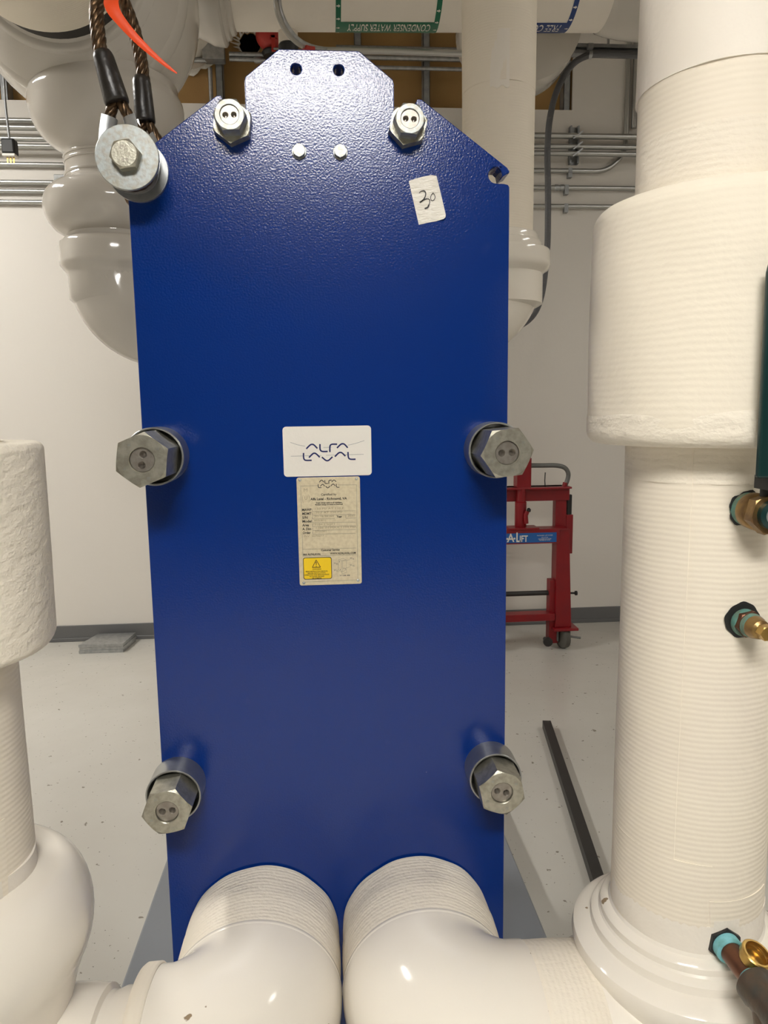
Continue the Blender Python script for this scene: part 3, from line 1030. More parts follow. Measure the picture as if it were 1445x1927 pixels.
o = Vector((.5515, FY, .680))
v = thing('drain_tee', 'tarnished copper drain pipe with open brass ring at foot of right riser', 'pipe fitting', o)
MB().hexnut(o, D_, .0245, .006, .022, rot=.4).build('hex_collar', 'black', v, 30)
MB().lathe([(.0195, .004), (.0195, .018), (.0165, .020)], o, D_, 32).build('solder_joint', 'verdigris', v, 30)
MB().lathe([(.0152, .016), (.0150, .078)], o, D_, 32).build('copper_tube', 'copper', v, 30)
MB().lathe([(.016, .066), (.0175, .072), (.0175, .080)], o, D_, 32).build('solder_joint', 'verdigris', v, 30)
MB().lathe([(.0235, .074), (.0262, .077), (.0262, .090), (.0245, .094), (.0243, .135), (.026, .139), (.026, .16)], o, D_, 36).build('coupling', 'cast_brown', v, 30)
MB().lathe([(.0245, 0), (.0265, .004), (.0265, .06)], o + D_ * .118, (.15, -.1, -1), 36).build('branch', 'cast_brown', v, 30)
br_o = o + D_ * .050 + Vector((.010, 0, .010))
bd = Vector((.25, -.35, 1)).normalized()
MB().lathe([(.0135, .0), (.018, .004), (.0185, .010), (.0205, .0105), (.0205, .019), (.0190, .0205), (.0165, .0205), (.0158, .016), (.0166, .014), (.0156, .012), (.0164, .010), (.0155, .008), (.0155, .005), (.0, .005)], br_o, bd, 40).build('brass_ring', 'brass', v, 30)

# ================================================================== WIRE SLING
sl = thing('wire_sling', 'brown wire rope lifting sling with black sleeves bolted at the plate corner', 'sling', (BX, 1.24, BZ))


def rope(mb, path, r, strands=6, lay=.075, n=6):
    P = [Vector(p) for p in path]
    # resample
    out = [P[0]]
    for a, b in zip(P[:-1], P[1:]):
        k = max(1, int((b - a).length / .004))
        for i in range(1, k + 1):
            out.append(a.lerp(b, i / k))
    P = out
    u = frame_for(P[1] - P[0])[0]
    s_ = 0
    paths = [[] for _ in range(strands)]
    for i, p in enumerate(P):
        t = (P[min(i + 1, len(P) - 1)] - P[max(i - 1, 0)]).normalized()
        u = (u - t * u.dot(t)).normalized()
        w = t.cross(u)
        if i:
            s_ += (p - P[i - 1]).length
        for k in range(strands):
            a = 2 * PI * (k / strands + s_ / lay)
            paths[k].append(p + (u * math.cos(a) + w * math.sin(a)) * r * .63)
    for q in paths:
        mb.tube(q, r * .40, n)


YE = 1.238
a1 = at(189, 96, 1.235)
top = [at(204, 150, 1.235), a1, at(184, 55, 1.235), at(182, 20, 1.24), at(190, -12, 1.255), at(205, -30, 1.28), at(220, -22, 1.31), at(236, 12, 1.33), at(252, 55, 1.34), at(264, 105, 1.345), at(270, 150, 1.345), at(273, 190, 1.345)]
m = MB()
rope(m, smooth_path(top, 8), .0112)
m.build('rope', 'wire', sl, 60)


def sleeve(p, q, r0, r1, nm='ferrule'):
    p, q = Vector(p), Vector(q)
    L = (q - p).length
    MB().lathe([(r0 * .62, -.001), (r0 * .80, 0), (r0 * .92, L * .05), (r0, L * .12), (r1, L * .94), (r1 * .96, L * .985), (r1 * .85, L), (r1 * .6, L * .99)], p, q - p, 36,
               lambda k, a, r: r * (1 + .035 * math.cos(2 * a))).build(nm, 'black_rubber', sl, 50)


s0, s1 = at(192, 98, 1.235), at(221, 196, 1.236)
sleeve(s0, s1, .0165, .0200)
t0, t1 = at(265.5, 145, 1.345), at(273.5, 232, 1.345)
sleeve(t0, t1, .0158, .0180)
# eye legs, first eye in front of the plate
m = MB()
e1 = smooth_path([at(216, 188, YE), at(209, 210, YE), at(205, 228, YE), at(198, 275, YE), at(198, 312, YE), (BX - .036, YE, BZ - .018), (BX - .018, YE, BZ - .029), (BX, YE, BZ - .031), (BX + .016, YE, BZ - .025), (BX + .026, YE, BZ - .008), (BX + .028, YE, BZ + .014), at(259, 250, YE), at(240, 215, YE), at(226, 190, YE)], 6)
rope(m, e1, .0088)
m.build('rope_eye', 'wire', sl, 60)
# thimble: a channel round the eye


def channel(path, w, d, th=.0025):
    """U channel open outwards along a path in the plane Y=const"""
    P = [Vector(p) for p in path]
    vs, fs = [], []
    cx = sum(p.x for p in P) / len(P)
    cz = sum(p.z for p in P) / len(P)
    prof = []
    for i in range(9):
        a = PI * i / 8
        prof.append((math.cos(a) * w / 2, -math.sin(a) * d))
    for i in range(9):
        a = PI * (8 - i) / 8
        prof.append((math.cos(a) * (w / 2 - th), -math.sin(a) * (d - th)))
    k = len(prof)
    for i, p in enumerate(P):
        t = (P[min(i + 1, len(P) - 1)] - P[max(i - 1, 0)]).normalized()
        nrm = Vector((0, 1, 0)).cross(t).normalized()
        if nrm.dot(Vector((p.x - cx, 0, p.z - cz))) < 0:
            nrm = -nrm
        for a, b in prof:
            vs.append(p + Vector((0, a, 0)) + nrm * (b + d * .55))
    for i in range(len(P) - 1):
        for j in range(k):
            fs.append((i * k + j, i * k + (j + 1) % k, (i + 1) * k + (j + 1) % k, (i + 1) * k + j))
    fs.append(tuple(range(k)))
    fs.append(tuple(range((len(P) - 1) * k, len(P) * k)))
    return MB().add(vs, fs)


tp1 = smooth_path([at(210, 223, YE), at(206, 250, YE), at(204, 290, YE), at(206, 318, YE), (BX - .033, YE, BZ - .016), (BX - .016, YE, BZ - .026), (BX, YE, BZ - .028), (BX + .016, YE, BZ - .022), (BX + .024, YE, BZ - .008), (BX + .026, YE, BZ + .014), at(257, 268, YE), at(243, 222, YE)], 6)
channel(tp1, .026, .022).build('thimble', 'galv', sl, 40)
# second eye behind the plate
YE2 = 1.345
BX2 = -.3015
m = MB()
rope(m, smooth_path([at(270, 226, YE2), at(266, 245, YE2), (BX2 - .038, YE2, BZ + .03), (BX2 - .045, YE2, BZ), (BX2 - .02, YE2, BZ - .042), (BX2 + .02, YE2, BZ - .042), (BX2 + .045, YE2, BZ), (BX2 + .038, YE2, BZ + .04), at(288, 248, YE2), at(277, 226, YE2)], 6), .0085)
m.build('rope_eye', 'wire', sl, 60)
channel(smooth_path([at(272, 256, YE2), (BX2 - .030, YE2, BZ + .03), (BX2 - .037, YE2, BZ), (BX2 - .017, YE2, BZ - .035), (BX2 + .017, YE2, BZ - .035), (BX2 + .037, YE2, BZ), (BX2 + .030, YE2, BZ + .035), at(284, 256, YE2)], 6), .024, .012).build('thimble', 'galv', sl, 40)
# orange flagging tail tied to the sling
m = MB()
rb = [(205, -28, 1.262, .012), (208, -12, 1.240, .02), (209, 5, 1.226, .023), (214, 20, 1.221, .020), (224, 35, 1.219, .0165), (243, 58, 1.217, .0135), (268, 84, 1.216, .011), (298, 111, 1.214, .007), (318, 127, 1.213, .005), (333, 138, 1.212, .002)]
P = smooth_path([at(a, b, y) for a, b, y, w in rb], 5)
ws = []
for i in range(len(P)):
    t = i / (len(P) - 1) * (len(rb) - 1)
    k = min(int(t), len(rb) - 2)
    ws.append(rb[k][3] + (rb[k + 1][3] - rb[k][3]) * (t - k))
vs, fs = [], []
for i, p in enumerate(P):
    t = (P[min(i + 1, len(P) - 1)] - P[max(i - 1, 0)]).normalized()
    sd = t.cross(Vector((0, -1, 0))).normalized()
    vs += [p + sd * ws[i] / 2, p + Vector((0, -ws[i] * .22, 0)), p - sd * ws[i] / 2, p + Vector((0, -ws[i] * .22 + .0008, 0))]
for i in range(len(P) - 1):
    for j in range(4):
        fs.append((4 * i + j, 4 * i + (j + 1) % 4, 4 * i + 4 + (j + 1) % 4, 4 * i + 4 + j))
m.add(vs, fs)
# wrap round the rope at the knot
kc = at(206, -24, 1.285)
m.lathe([(.017, -.012), (.0175, 0), (.017, .012)], kc, (1, .7, .2), 20)
tag(m.build('flagging_ribbon', 'orange', None, 60), 'orange flagging ribbon knotted to the top of the wire sling', 'ribbon')

# ================================================================== BACKGROUND PIPES
# right, behind the plate
AB = Vector((.559, 2.365, 0))
t = thing('insulated_pipe', 'slim white insulated drop pipe behind right side of blue plate', 'pipe', (AB.x, AB.y, 0), 'insulated pipes behind the blue plate')
lap_cyl(MB(), AB, .1125, 1.99, 2.50, 0, nz=8, wob=.0004, seed=21).build('pipe_jacket', 'canvas', t, 28)
lap_cyl(MB(), AB, .1138, 2.42, 3.98, -2, nz=10, wob=.0006, seed=22).build('pipe_jacket', 'canvas', t, 28)
patch(AB, .1150, 2.40, 2.56, -26, 3, 0).build('canvas_patch', 'canvas_smooth', t, 30)
MB().lathe([(.09, 1.75), (.146, 1.78), (.146, 1.872), (.153, 1.880), (.163, 1.886), (.1690, 1.897), (.1700, 1.905), (.1700, 1.936), (.166, 1.944), (.150, 1.9465), (.1450, 1.948), (.1440, 1.952), (.1435, 1.962), (.138, 1.972), (.1325, 1.974), (.1315, 1.978),
            (.1310, 1.988), (.127, 1.996), (.118, 1.999), (.10, 2.0)], (AB.x, AB.y, 0), (0, 0, 1), 80).build('collar_cover', 'pvc', t, 32)
B = .135
zc = 1.882
pth = [Vector((AB.x, AB.y, zc))] + [Vector((AB.x - B + B * math.cos(a), AB.y, zc - B * math.sin(a))) for a in [PI / 2 * i / 20 for i in range(1, 21)]]
xe = pth[-1].x
pth2 = pth + [Vector((xe - .05, AB.y, zc - B)), Vector((xe - .10, AB.y, zc - B))]
MB().tube(pth2, .146, 64).build('elbow_cover', 'pvc', t, 60)
x0 = .149
pa = [Vector((xe - .10, AB.y, zc - B))] + [Vector((x0 + .13 - .13 * math.sin(a), AB.y - .13 + .13 * math.cos(a), zc - B)) for a in [PI / 2 * i / 12 for i in range(0, 13)]] + [Vector((x0, YR + .04, zc - B))]
MB().tube(pa, .13, 48).build('branch_cover', 'pvc', t, 60)

# left, the big assembly
AL = Vector((-.687, 2.53, 0))
t = thing('insulated_pipe', 'bulky glossy white pipe fitting with stacked bulges behind the sling', 'pipe', (AL.x, AL.y, 0), 'insulated pipes behind the blue plate')
prof = [(.12, 1.78), (.157, 1.82), (.157, 1.893), (.163, 1.905), (.173, 1.918), (.179, 1.926), (.180, 1.935), (.180, 1.984), (.177, 1.996), (.168, 2.004), (.154, 2.008), (.1515, 2.012), (.1515, 2.022),
        (.165, 2.027), (.186, 2.040), (.203, 2.060), (.213, 2.082), (.2175, 2.104), (.2165, 2.124), (.211, 2.142), (.200, 2.158), (.186, 2.170), (.166, 2.180), (.150, 2.188), (.1445, 2.198),
        (.1425, 2.24), (.1425, 2.270), (.146, 2.281), (.160, 2.292), (.185, 2.308), (.205, 2.326), (.222, 2.350), (.233, 2.378), (.2385, 2.405), (.2390, 2.428), (.236, 2.444), (.229, 2.458), (.222, 2.470), (.222, 2.49)]
MB().lathe(prof, (AL.x, AL.y, 0), (0, 0, 1), 96).build('valve_cover', 'pvc_shaded', t, 45)
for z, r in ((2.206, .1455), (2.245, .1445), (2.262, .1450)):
    MB().lathe([(.13, z - .006), (r, z - .004), (r + .0015, z), (r, z + .004), (.13, z + .006)], (AL.x, AL.y, 0), (0, 0, 1), 72).build('cover_ridge', 'pvc_shaded', t, 60)
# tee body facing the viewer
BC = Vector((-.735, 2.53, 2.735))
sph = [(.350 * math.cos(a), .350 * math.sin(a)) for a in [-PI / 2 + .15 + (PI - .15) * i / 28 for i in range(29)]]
MB().lathe([(max(r, 0.0), z_) for r, z_ in sph], (BC.x, BC.y, BC.z), (0, 0, 1), 80).build('tee_body', 'pvc_shaded', t, 60)
MB().lathe([(.32, .05), (.338, .08), (.336, .11), (.325, .135), (.308, .150), (.303, .158), (.300, .175), (.285, .19), (.278, .195), (.276, .215), (.262, .228), (.257, .232), (.255, .25), (.247, .258), (.228, .259)], (BC.x, BC.y, BC.z), (0, -1, 0), 80).build('tee_face', 'pvc_shaded', t, 45)
MB().lathe([(.228, .20), (.228, .36)], (BC.x, BC.y, BC.z), (0, -1, 0), 64).build('shaded_neck', 'dark_steel', t)  # dark colour paints the shade in the gap between face and jacket
MB().lathe([(.20, .325), (.236, .326), (.244, .335), (.2455, .5), (.2455, 3.4)], (BC.x, BC.y, BC.z), (0, -1, 0), 80).build('pipe_jacket', 'canvas_fore', t, 40)
B = .135
zc = 1.895
pth = [Vector((AL.x, AL.y, zc))] + [Vector((AL.x + B - B * math.cos(a), AL.y, zc - B * math.sin(a))) for a in [PI / 2 * i / 20 for i in range(1, 21)]]
xe = pth[-1].x
MB().tube(pth + [Vector((xe + .06, AL.y, zc - B)), Vector((xe + .14, AL.y, zc - B))], .157, 64).build('elbow_cover', 'pvc_shaded', t, 60)
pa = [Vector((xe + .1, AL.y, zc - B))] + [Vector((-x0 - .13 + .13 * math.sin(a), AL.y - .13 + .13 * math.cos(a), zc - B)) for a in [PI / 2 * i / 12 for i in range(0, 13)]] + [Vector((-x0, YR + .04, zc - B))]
MB().tube(pa, .13, 48).build('branch_cover', 'pvc_shaded', t, 60)

# header across the top
HY, HR = 3.0, .19
HZ = lambda x: 3.108 + .021 * x
hp = thing('header_pipe', 'large horizontal white header pipe with green and blue flow labels, overhead', 'pipe', (0, HY, 3.1))
hd = Vector((1, 0, .021)).normalized()
ho = Vector((-.5, HY, HZ(-.5)))
MB().lathe([(HR, .15), (HR, 1.66)], ho, hd, 96).build('pipe_jacket', 'canvas_smooth', hp)
MB().lathe([(.150, -.06), (.20, -.05), (.206, -.01), (.213, .03), (.226, .06), (.238, .085), (.243, .11), (.2435, .130), (.236, .137), (.224, .139), (.2215, .142), (.2205, .152), (.212, .156), (.2065, .158), (.205, .170), (.1975, .175), (.186, .177)], ho, hd, 80).build('end_cover', 'pvc_shaded', hp, 35)
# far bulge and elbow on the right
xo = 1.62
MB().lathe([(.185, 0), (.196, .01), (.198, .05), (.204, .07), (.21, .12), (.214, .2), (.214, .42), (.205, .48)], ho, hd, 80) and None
MB().lathe([(.186, 1.62), (.196, 1.63), (.205, 1.66), (.215, 1.72), (.222, 1.80), (.222, 2.2), (.21, 2.26)], ho, hd, 80).build('elbow_cover', 'pvc_shaded', hp, 45)
MB().tube([(-.12, HY + .05, HZ(0) - .16), (-.12, HY + .05, HZ(0) - .235)], .038, 28).build('drain_stub', 'canvas_smooth', hp)
MB().lathe([(.034, 0), (.04, .006), (.036, .03), (.024, .034)], (-.12, HY + .05, HZ(0) - .235), (0, 0, -1), 24).build('stub_cap', 'black', hp)


def on_header(x, phi, dr):
    """phi in degrees, 0 at the bottom, negative towards the viewer"""
    a = math.radians(phi)
    return (x, HY + (HR + dr) * math.sin(a), HZ(x) - (HR + dr) * math.cos(a))


def band(name, m_, x0, x1, p0, p1, dr, parent):
    n = 30
    vs, fs = [], []
    for i in range(n + 1):
        p = p0 + (p1 - p0) * i / n
        vs += [on_header(x0, p, dr), on_header(x1, p, dr)]
    for i in range(n):
        fs.append((2 * i, 2 * i + 1, 2 * i + 3, 2 * i + 2))
    return MB().add(vs, fs).build(name, m_, parent)


def arrow(mb, xc, phi, w):
    pts = [(-.5, .17), (.0, .17), (.0, .45), (.5, 0), (0, -.45), (0, -.17), (-.5, -.17)]
    vs = [on_header(xc + a * w, phi + b * w / HR * 57.3, .0022) for a, b in pts]
    mb.add(vs, [(0, 1, 5, 6), (2, 3, 4)])


def head_text(s, xr, phi, size, width, sgn=-1):
    vs, fs = text_geo(s, 1, 'LEFT', .004)
    x0 = min(v[0] for v in vs)
    ww = max(v[0] for v in vs) - x0
    k = width / ww
    out = []
    for a, b, c in vs:
        out.append(on_header(xr - (a - x0) * k, phi + b * size / HR * 57.3, .0022))
    return out, fs


lb_ = band('flow_label', 'green_label', .066, .467, -9, 26, .0008, hp)
lb_['label'] = 'green label reading condenser water supply upside down'
band('label_strip', 'green_label', .066, .086, -125, -9, .0008, lb_)
band('label_strip', 'green_label', .447, .467, -125, -9, .0008, lb_)
m = MB()
for p in range(-110, 22, 16):
    arrow(m, .076, p, .0145)
    arrow(m, .457, p + 5, .0145)
vs, fs = head_text('CONDENSER WATER SUPPLY', .436, 1.5, .078, .325)
m.add(vs, fs)
m.build('lettering', 'white_ink', lb_, 0)
lb_ = band('flow_label', 'blue_label', .60, .992, -9, 26, .0008, hp)
lb_['label'] = 'blue label reading free cooling upside down'
band('label_strip', 'blue_label', .972, .992, -125, -9, .0008, lb_)
band('label_strip', 'blue_label', .60, .62, -125, -9, .0008, lb_)
m = MB()
for p in range(-110, 22, 16):
    arrow(m, .982, p, .0145)
vs, fs = head_text('FREE COOLING', .955, 1.5, .078, .20)
m.add(vs, fs)
m.build('lettering', 'white_ink', lb_, 0)

# two pipes that pass through the brown board
c = at(352, 70, YBRD)
t = thing('wall_pipe', 'short white insulated pipe entering a torn hole in the brown board', 'pipe', (c.x, 4.3, c.z))
MB().lathe([(.185, -.002), (.186, -.02), (.186, -.62)], (c.x, YBRD, c.z), (0, 1, 0), 56).build('pipe_jacket', 'canvas_smooth', t)
MB().lathe([(.187, 0), (.212, .006), (.187, .02)], (c.x, YBRD - .022, c.z), (0, 1, 0), 48, lambda k, a, r: r + (.012 * math.sin(7 * a) + .008 * math.sin(17 * a) if k == 1 else 0)).build('torn_paper', 'white_plate', t, 0)
c = at(972, 60, 3.34)
MB().lathe([(.20, -.20), (.255, -.18), (.262, -.12), (.262, -.01), (.255, .0), (.2, .002)], (c.x, 3.40, c.z), (0, 1, 0), 64).build('branch_cover', 'pvc_shaded', hp, 40)

# ================================================================== CONDUITS ON THE BACK WALL
YC = YW - .020
YC3 = YW - .075


def wz(py, px=1010):
    return at(px, py, YC).z


def conduit(pts, r, label, parts=(), m_='conduit'):
    P = [Vector(p) for p in pts]
    t = thing('conduit', label, 'conduit', P[0], 'steel conduits along the back wall')
    MB().tube(P, r, 14).build('conduit_tube', m_, t, 50)
    for x, kind in parts:
        # nearest point at x
        q = min(P, key=lambda p_: abs(p_.x - x))
        z = q.z
        if kind == 'coupling':
            MB().lathe([(r, 0), (r * 1.35, .004), (r * 1.35, .022), (r * 1.15, .024), (r * 1.15, .034), (r * 1.35, .036), (r * 1.35, .058), (r, .062)], (x, YC, z), (1, 0, 0), 18).build('coupling', 'galv', t, 30)
        else:
            MB().box((x - .012, YC - r * 1.15, z - r * 2.8), (x + .012, YW, z - r * .9)).box((x - .012, YC - r * 1.15, z - r), (x + .012, YC - r * .98, z + r)).build('strap', 'galv_dull', t, 0)
    return t


xs_ = lambda z, y=YC: [(-4.1, y, z), (-2, y, z), (0, y, z), (1.5, y, z), (3.8, y, z)]
for py, r, lab in ((255, .017, 'thick steel conduit, top of the three on the strut bracket'), (275, .015, 'steel conduit, middle of the three on the strut bracket'), (288, .015, 'steel conduit, lowest of the three on the strut bracket')):
    conduit(xs_(at(1010, py, YC3).z, YC3), r, lab)
z = wz(321)
x1 = at(1120, 321, YC).x
bend = [(x1 + .19 * math.sin(a), YC, z + .19 - .19 * math.cos(a)) for a in [PI / 2 * i / 10 for i in range(11)]]
conduit([(-4.1, YC, z), (0, YC, z), (1.52, YC, z)] + bend + [(x1 + .19, YC, ZC)], .0145, 'steel conduit that curves upward near the right riser', [(1.52, 'strap')])
conduit(xs_(wz(353)), .0145, 'steel conduit with a screw coupling below the curved one', [(at(1043, 353, YC).x, 'coupling'), (1.5, 'strap')])
conduit(xs_(wz(388)), .0135, 'lowest steel conduit on the back wall', [(1.5, 'strap')])
zt = wz(227, 60)
conduit([(-4.1, YC, zt), (-2.4, YC, zt), (-1.0, YC, zt)], .014, 'thin steel conduit just below the brown board at left')
zt = wz(360, 60)
tt = conduit([(-4.1, YC, zt), (-2.4, YC, zt), (-1.50, YC, zt)], .013, 'short steel conduit ending in a small box at left')
xb = at(118, 350, YC).x
bx_ = thing('outlet_box', 'small galvanized box at the end of the left conduit', 'box', (xb, YW, zt))
MB().box((xb - .024, YW - .09, zt - .06), (xb + .06, YW, zt + .075)).build('box_body', 'galv', bx_, 0, bevel=.004)
MB().lathe([(.02, 0), (.02, .02)], (xb - .044, YC, zt + .035), (1, 0, 0), 16).lathe([(.02, 0), (.02, .02)], (xb - .044, YC, zt), (1, 0, 0), 16).build('connector', 'galv', bx_, 30)
# strut bracket
xb = at(1080, 270, YC).x
zb0, zb1 = at(1080, 309, YW - .02).z, at(1080, 238, YW - .02).z
t = thing('strut_bracket', 'short vertical slotted strut bracket holding three conduits', 'bracket', (xb, YW, zb0))
MB().box((xb - .028, YW - .006, zb0), (xb + .028, YW, zb1)).box((xb - .028, YW - .036, zb0), (xb - .018, YW, zb1)).box((xb + .018, YW - .036, zb0), (xb + .028, YW, zb1)).build('channel', 'galv_dull', t, 0)
for py in (255, 275, 288):
    z = at(1010, py, YC3).z
    MB().beam((xb - .03, YC3 - .02, z - .022), (xb + .028, YC3 - .02, z + .022), .008, .01, up=(0, -1, 0)).build('strap', 'galv', t, 0)
# vertical conduit in the right corner
xv = at(1193, 190, YC).x
conduit([(xv, YW - .03, wz(250) + .03), (xv, YW - .03, ZC - .02)], .0165, 'vertical steel conduit against the right riser')
# runs in front of the brown board
YF = YW - .03
zA = at(430, 102, YF).z
zB = at(430, 111, YF).z
xJ = at(408, 97, YF).x


def run(pts, r, lab):
    t = thing('conduit', lab, 'conduit', pts[0], 'steel conduits across the brown board')
    MB().tube(pts, r, 12).build('conduit_tube', 'galv', t, 50)
    return t


run([(xJ + .07, YF, zA), (.3, YF, zA), (1.2, YF, zA)], .0135, 'upper of two conduits leaving the junction box toward the tab')
r_ = run([(xJ + .07, YF, zB), (-.27, YF, zB - .002), (.0, YF, zB - .002)], .0125, 'lower of two conduits leaving the junction box toward the tab')
MB().lathe([(.017, 0), (.019, .006), (.019, .04), (.017, .046)], (at(478, 110, YF).x, YF, zB - .002), (1, 0, 0), 16).build('coupling', 'galv', r_, 30)
zC = at(360, 113, YF).z
run([(-4.1, YF, zC), (-2, YF, zC), (xJ - .06, YF, zC)], .0135, 'long conduit reaching the junction box from the left')
za, zb = at(840, 96, YF).z, at(840, 130, YF).z
run([(.1, YF, za), (1.2, YF, za + .003), (1.45, YF, za + .006)], .018, 'double conduit line crossing the brown board under the header')
run([(.1, YF, zb), (1.2, YF, zb), (1.3, YF, zb)], .011, 'thin conduit crossing the brown board right of the tab')
xv = at(396, 150, YF).x
run([(xv, YF, zC - .04), (xv, YF, 3.2), (xv, YF, 2.3)], .0125, 'vertical conduit dropping from the junction box')
t = thing('junction_box', 'square galvanized junction box below the header end', 'box', (xJ, YF, zC))
p0, p1 = at(386, 117, YF), at(422, 78, YF)
MB().box((p0.x, YF - .05, p0.z), (p1.x, YF + .03, p1.z)).build('box_body', 'galv_dull', t, 0, bevel=.006)
MB().box((p0.x - .006, YF - .056, p0.z - .004), (p1.x + .004, YF - .05, p1.z + .004)).build('cover_plate', 'galv', t, 0, bevel=.002)
# red device on the board
c = at(512, 70, 4.45)
t = thing('flow_switch', 'round red sprinkler device with hanging lever under the header', 'fire device', c)
MB().lathe([(.03, .0), (.086, .0), (.092, -.02), (.088, -.05), (.07, -.07), (.066, -.075), (.03, -.085), (.0, -.088)], c, (0, 1, 0), 40).build('housing', 'red_device', t, 40)
MB().lathe([(.012, 0), (.012, .10)], c + Vector((0, .0, 0)), (0, 1, 0), 16).build('mount', 'black', t)
q = c + Vector((.012, -.10, -.035))
MB().beam(q, q + Vector((.0, 0, -.085)), .022, .012, up=(0, 1, 0)).beam(q + Vector((-.02, 0, -.01)), q + Vector((.022, 0, -.01)), .012, .012).build('lever', 'red_device', t, 0)
MB().lathe([(.055, 0), (.06, .01), (.05, .03)], c + Vector((0, -.02, -.085)), (0, 0, -1), 28).build('bell', 'black', t)
MB().tube([q + Vector((0, -.005, -.075)), q + Vector((.09, -.005, -.07))], .006, 10).build('pin', 'zinc_bright', t)
# clear hose over the header
hs = thing('clear_hose', 'clear plastic hose looping down in front of the header', 'hose', at(520, 0, 2.74))
pts = [at(517, -60, 2.74), at(519, -20, 2.74), at(520, 5, 2.74), at(525, 30, 2.745), at(537, 55, 2.76), at(556, 77, 2.80), at(580, 90, 2.86), at(610, 96, 2.95)]
MB().tube(smooth_path(pts, 6), .0105, 14).build('hose_tube', 'hose', hs, 60)
MB().tube([p + Vector((.011, -.004, .004)) for p in smooth_path(pts, 6)], .007, 10).build('hose_line', 'galv', hs, 60)
MB().tube([at(572, 87.5, 2.832), at(580, 90.5, 2.85), at(588, 92, 2.87)], .0125, 14).build('red_print', 'red_device', hs, 50)
MB().tube([at(606, 95, 2.94), at(720, 96, 3.02), at(870, 101, 3.05)], .012, 12).build('hose_tail', 'conduit', hs, 50)

# thick flexible conduit with strut at the right
YX = 3.46
fx = thing('flexible_conduit', 'thick dark grey flexible conduit hanging in a long curve at right', 'conduit', at(1020, 480, YX))
pts = [at(1230, 104, YX), at(1195, 104, YX), at(1150, 101, YX), at(1112, 103, YX), at(1082, 117, YX), at(1060, 145, YX), at(1043, 185, YX), at(1033, 235, YX), at(1030, 290, YX), at(1031, 350, YX), at(1031, 410, YX), at(1030, 460, YX), at(1026, 510, YX), at(1018, 560, YX), at(1004, 592, YX), at(980, 612, YX), at(945, 622, YX)]
MB().tube(smooth_path(pts, 8), .0145, 16).build('conduit_tube', 'flex_grey', fx, 60)
t = thing('strut_channel', 'horizontal galvanized strut channel above the flexible conduit', 'bracket', at(1130, 90, YX))
a, b = at(1068, 91, YX + .02), at(1240, 91, YX + .02)
m = MB()
m.box((a.x, YX + .018, a.z - .02), (b.x, YX + .06, a.z - .016)).box((a.x, YX + .018, a.z + .018), (b.x, YX + .06, a.z + .022)).box((a.x, YX + .055, a.z - .02), (b.x, YX + .06, a.z + .02))
m.box((a.x, YX + .016, a.z + .006), (b.x, YX + .02, a.z + .022)).box((a.x, YX + .016, a.z - .02), (b.x, YX + .02, a.z - .006))
m.build('channel', 'galv_dull', t, 0)
c = at(1110, 103, YX)
MB().lathe([(.0150, 0), (.0175, .001), (.0175, .016), (.0150, .017)], c + Vector((-.008, 0, 0)), (1, 0, -.1), 24).box(c + Vector((-.012, -.012, .024)), c + Vector((.012, .012, .045))).build('clamp', 'galv', t, 30)
for k in (-1, 1):
    MB().tube([(c.x + .3 + k * .2, YX + .04, a.z + .02), (c.x + .3 + k * .2, YX + .04, ZC)], .006, 8).build('hanger_rod', 'galv', t)
# diagonal brace
t = thing('pipe_brace', 'thin diagonal steel brace below the header at right', 'brace', at(1005, 140, 4.2))
MB().beam(at(985, 151, YW + .02), at(1072, 104, YX + .06), .006, .03, up=(0, -1, 0)).build('brace_bar', 'galv_dull', t, 0)
# cord and plug
YK = 4.2
t = thing('power_plug', 'black power plug dangling on a grey cord at the left', 'plug', at(15, 262, YK))
MB().tube(smooth_path([at(-20, 108, YK), at(-6, 110, YK), at(3, 118, YK), at(7, 150, YK), at(10, 195, YK), at(15, 240, YK), at(18, 264, YK)], 6), .0065, 10).build('cord', 'galv_dull', t, 60)
p0, p1 = at(7, 292, YK), at(30, 263, YK)
MB().box((p0.x, YK - .03, p0.z), (p1.x, YK + .03, p1.z)).build('plug_body', 'black', t, 0, bevel=.01)
MB().box((p0.x + .002, YK - .028, p0.z - .012), (p1.x - .002, YK + .028, p0.z + .002)).build('plug_face', 'white_plate', t, 0, bevel=.003)
for dx in (.018, .034, .05):
    MB().box((p0.x + dx, YK - .01, p0.z - .042), (p0.x + dx + .008, YK - .006, p0.z - .010)).build('prong', 'brass', t, 0)

# ================================================================== FLOOR THINGS
# lifting cart
YL = 4.08
lt = thing('lift_cart', 'red steel roller lift cart with blue sticker beside the back wall', 'cart', (1.13, YL, 0))


def lx(px, py=1000, Y=YL):
    return at(px, py, Y).x


def lz(py, px=1000, Y=YL):
    return at(px, py, Y).z


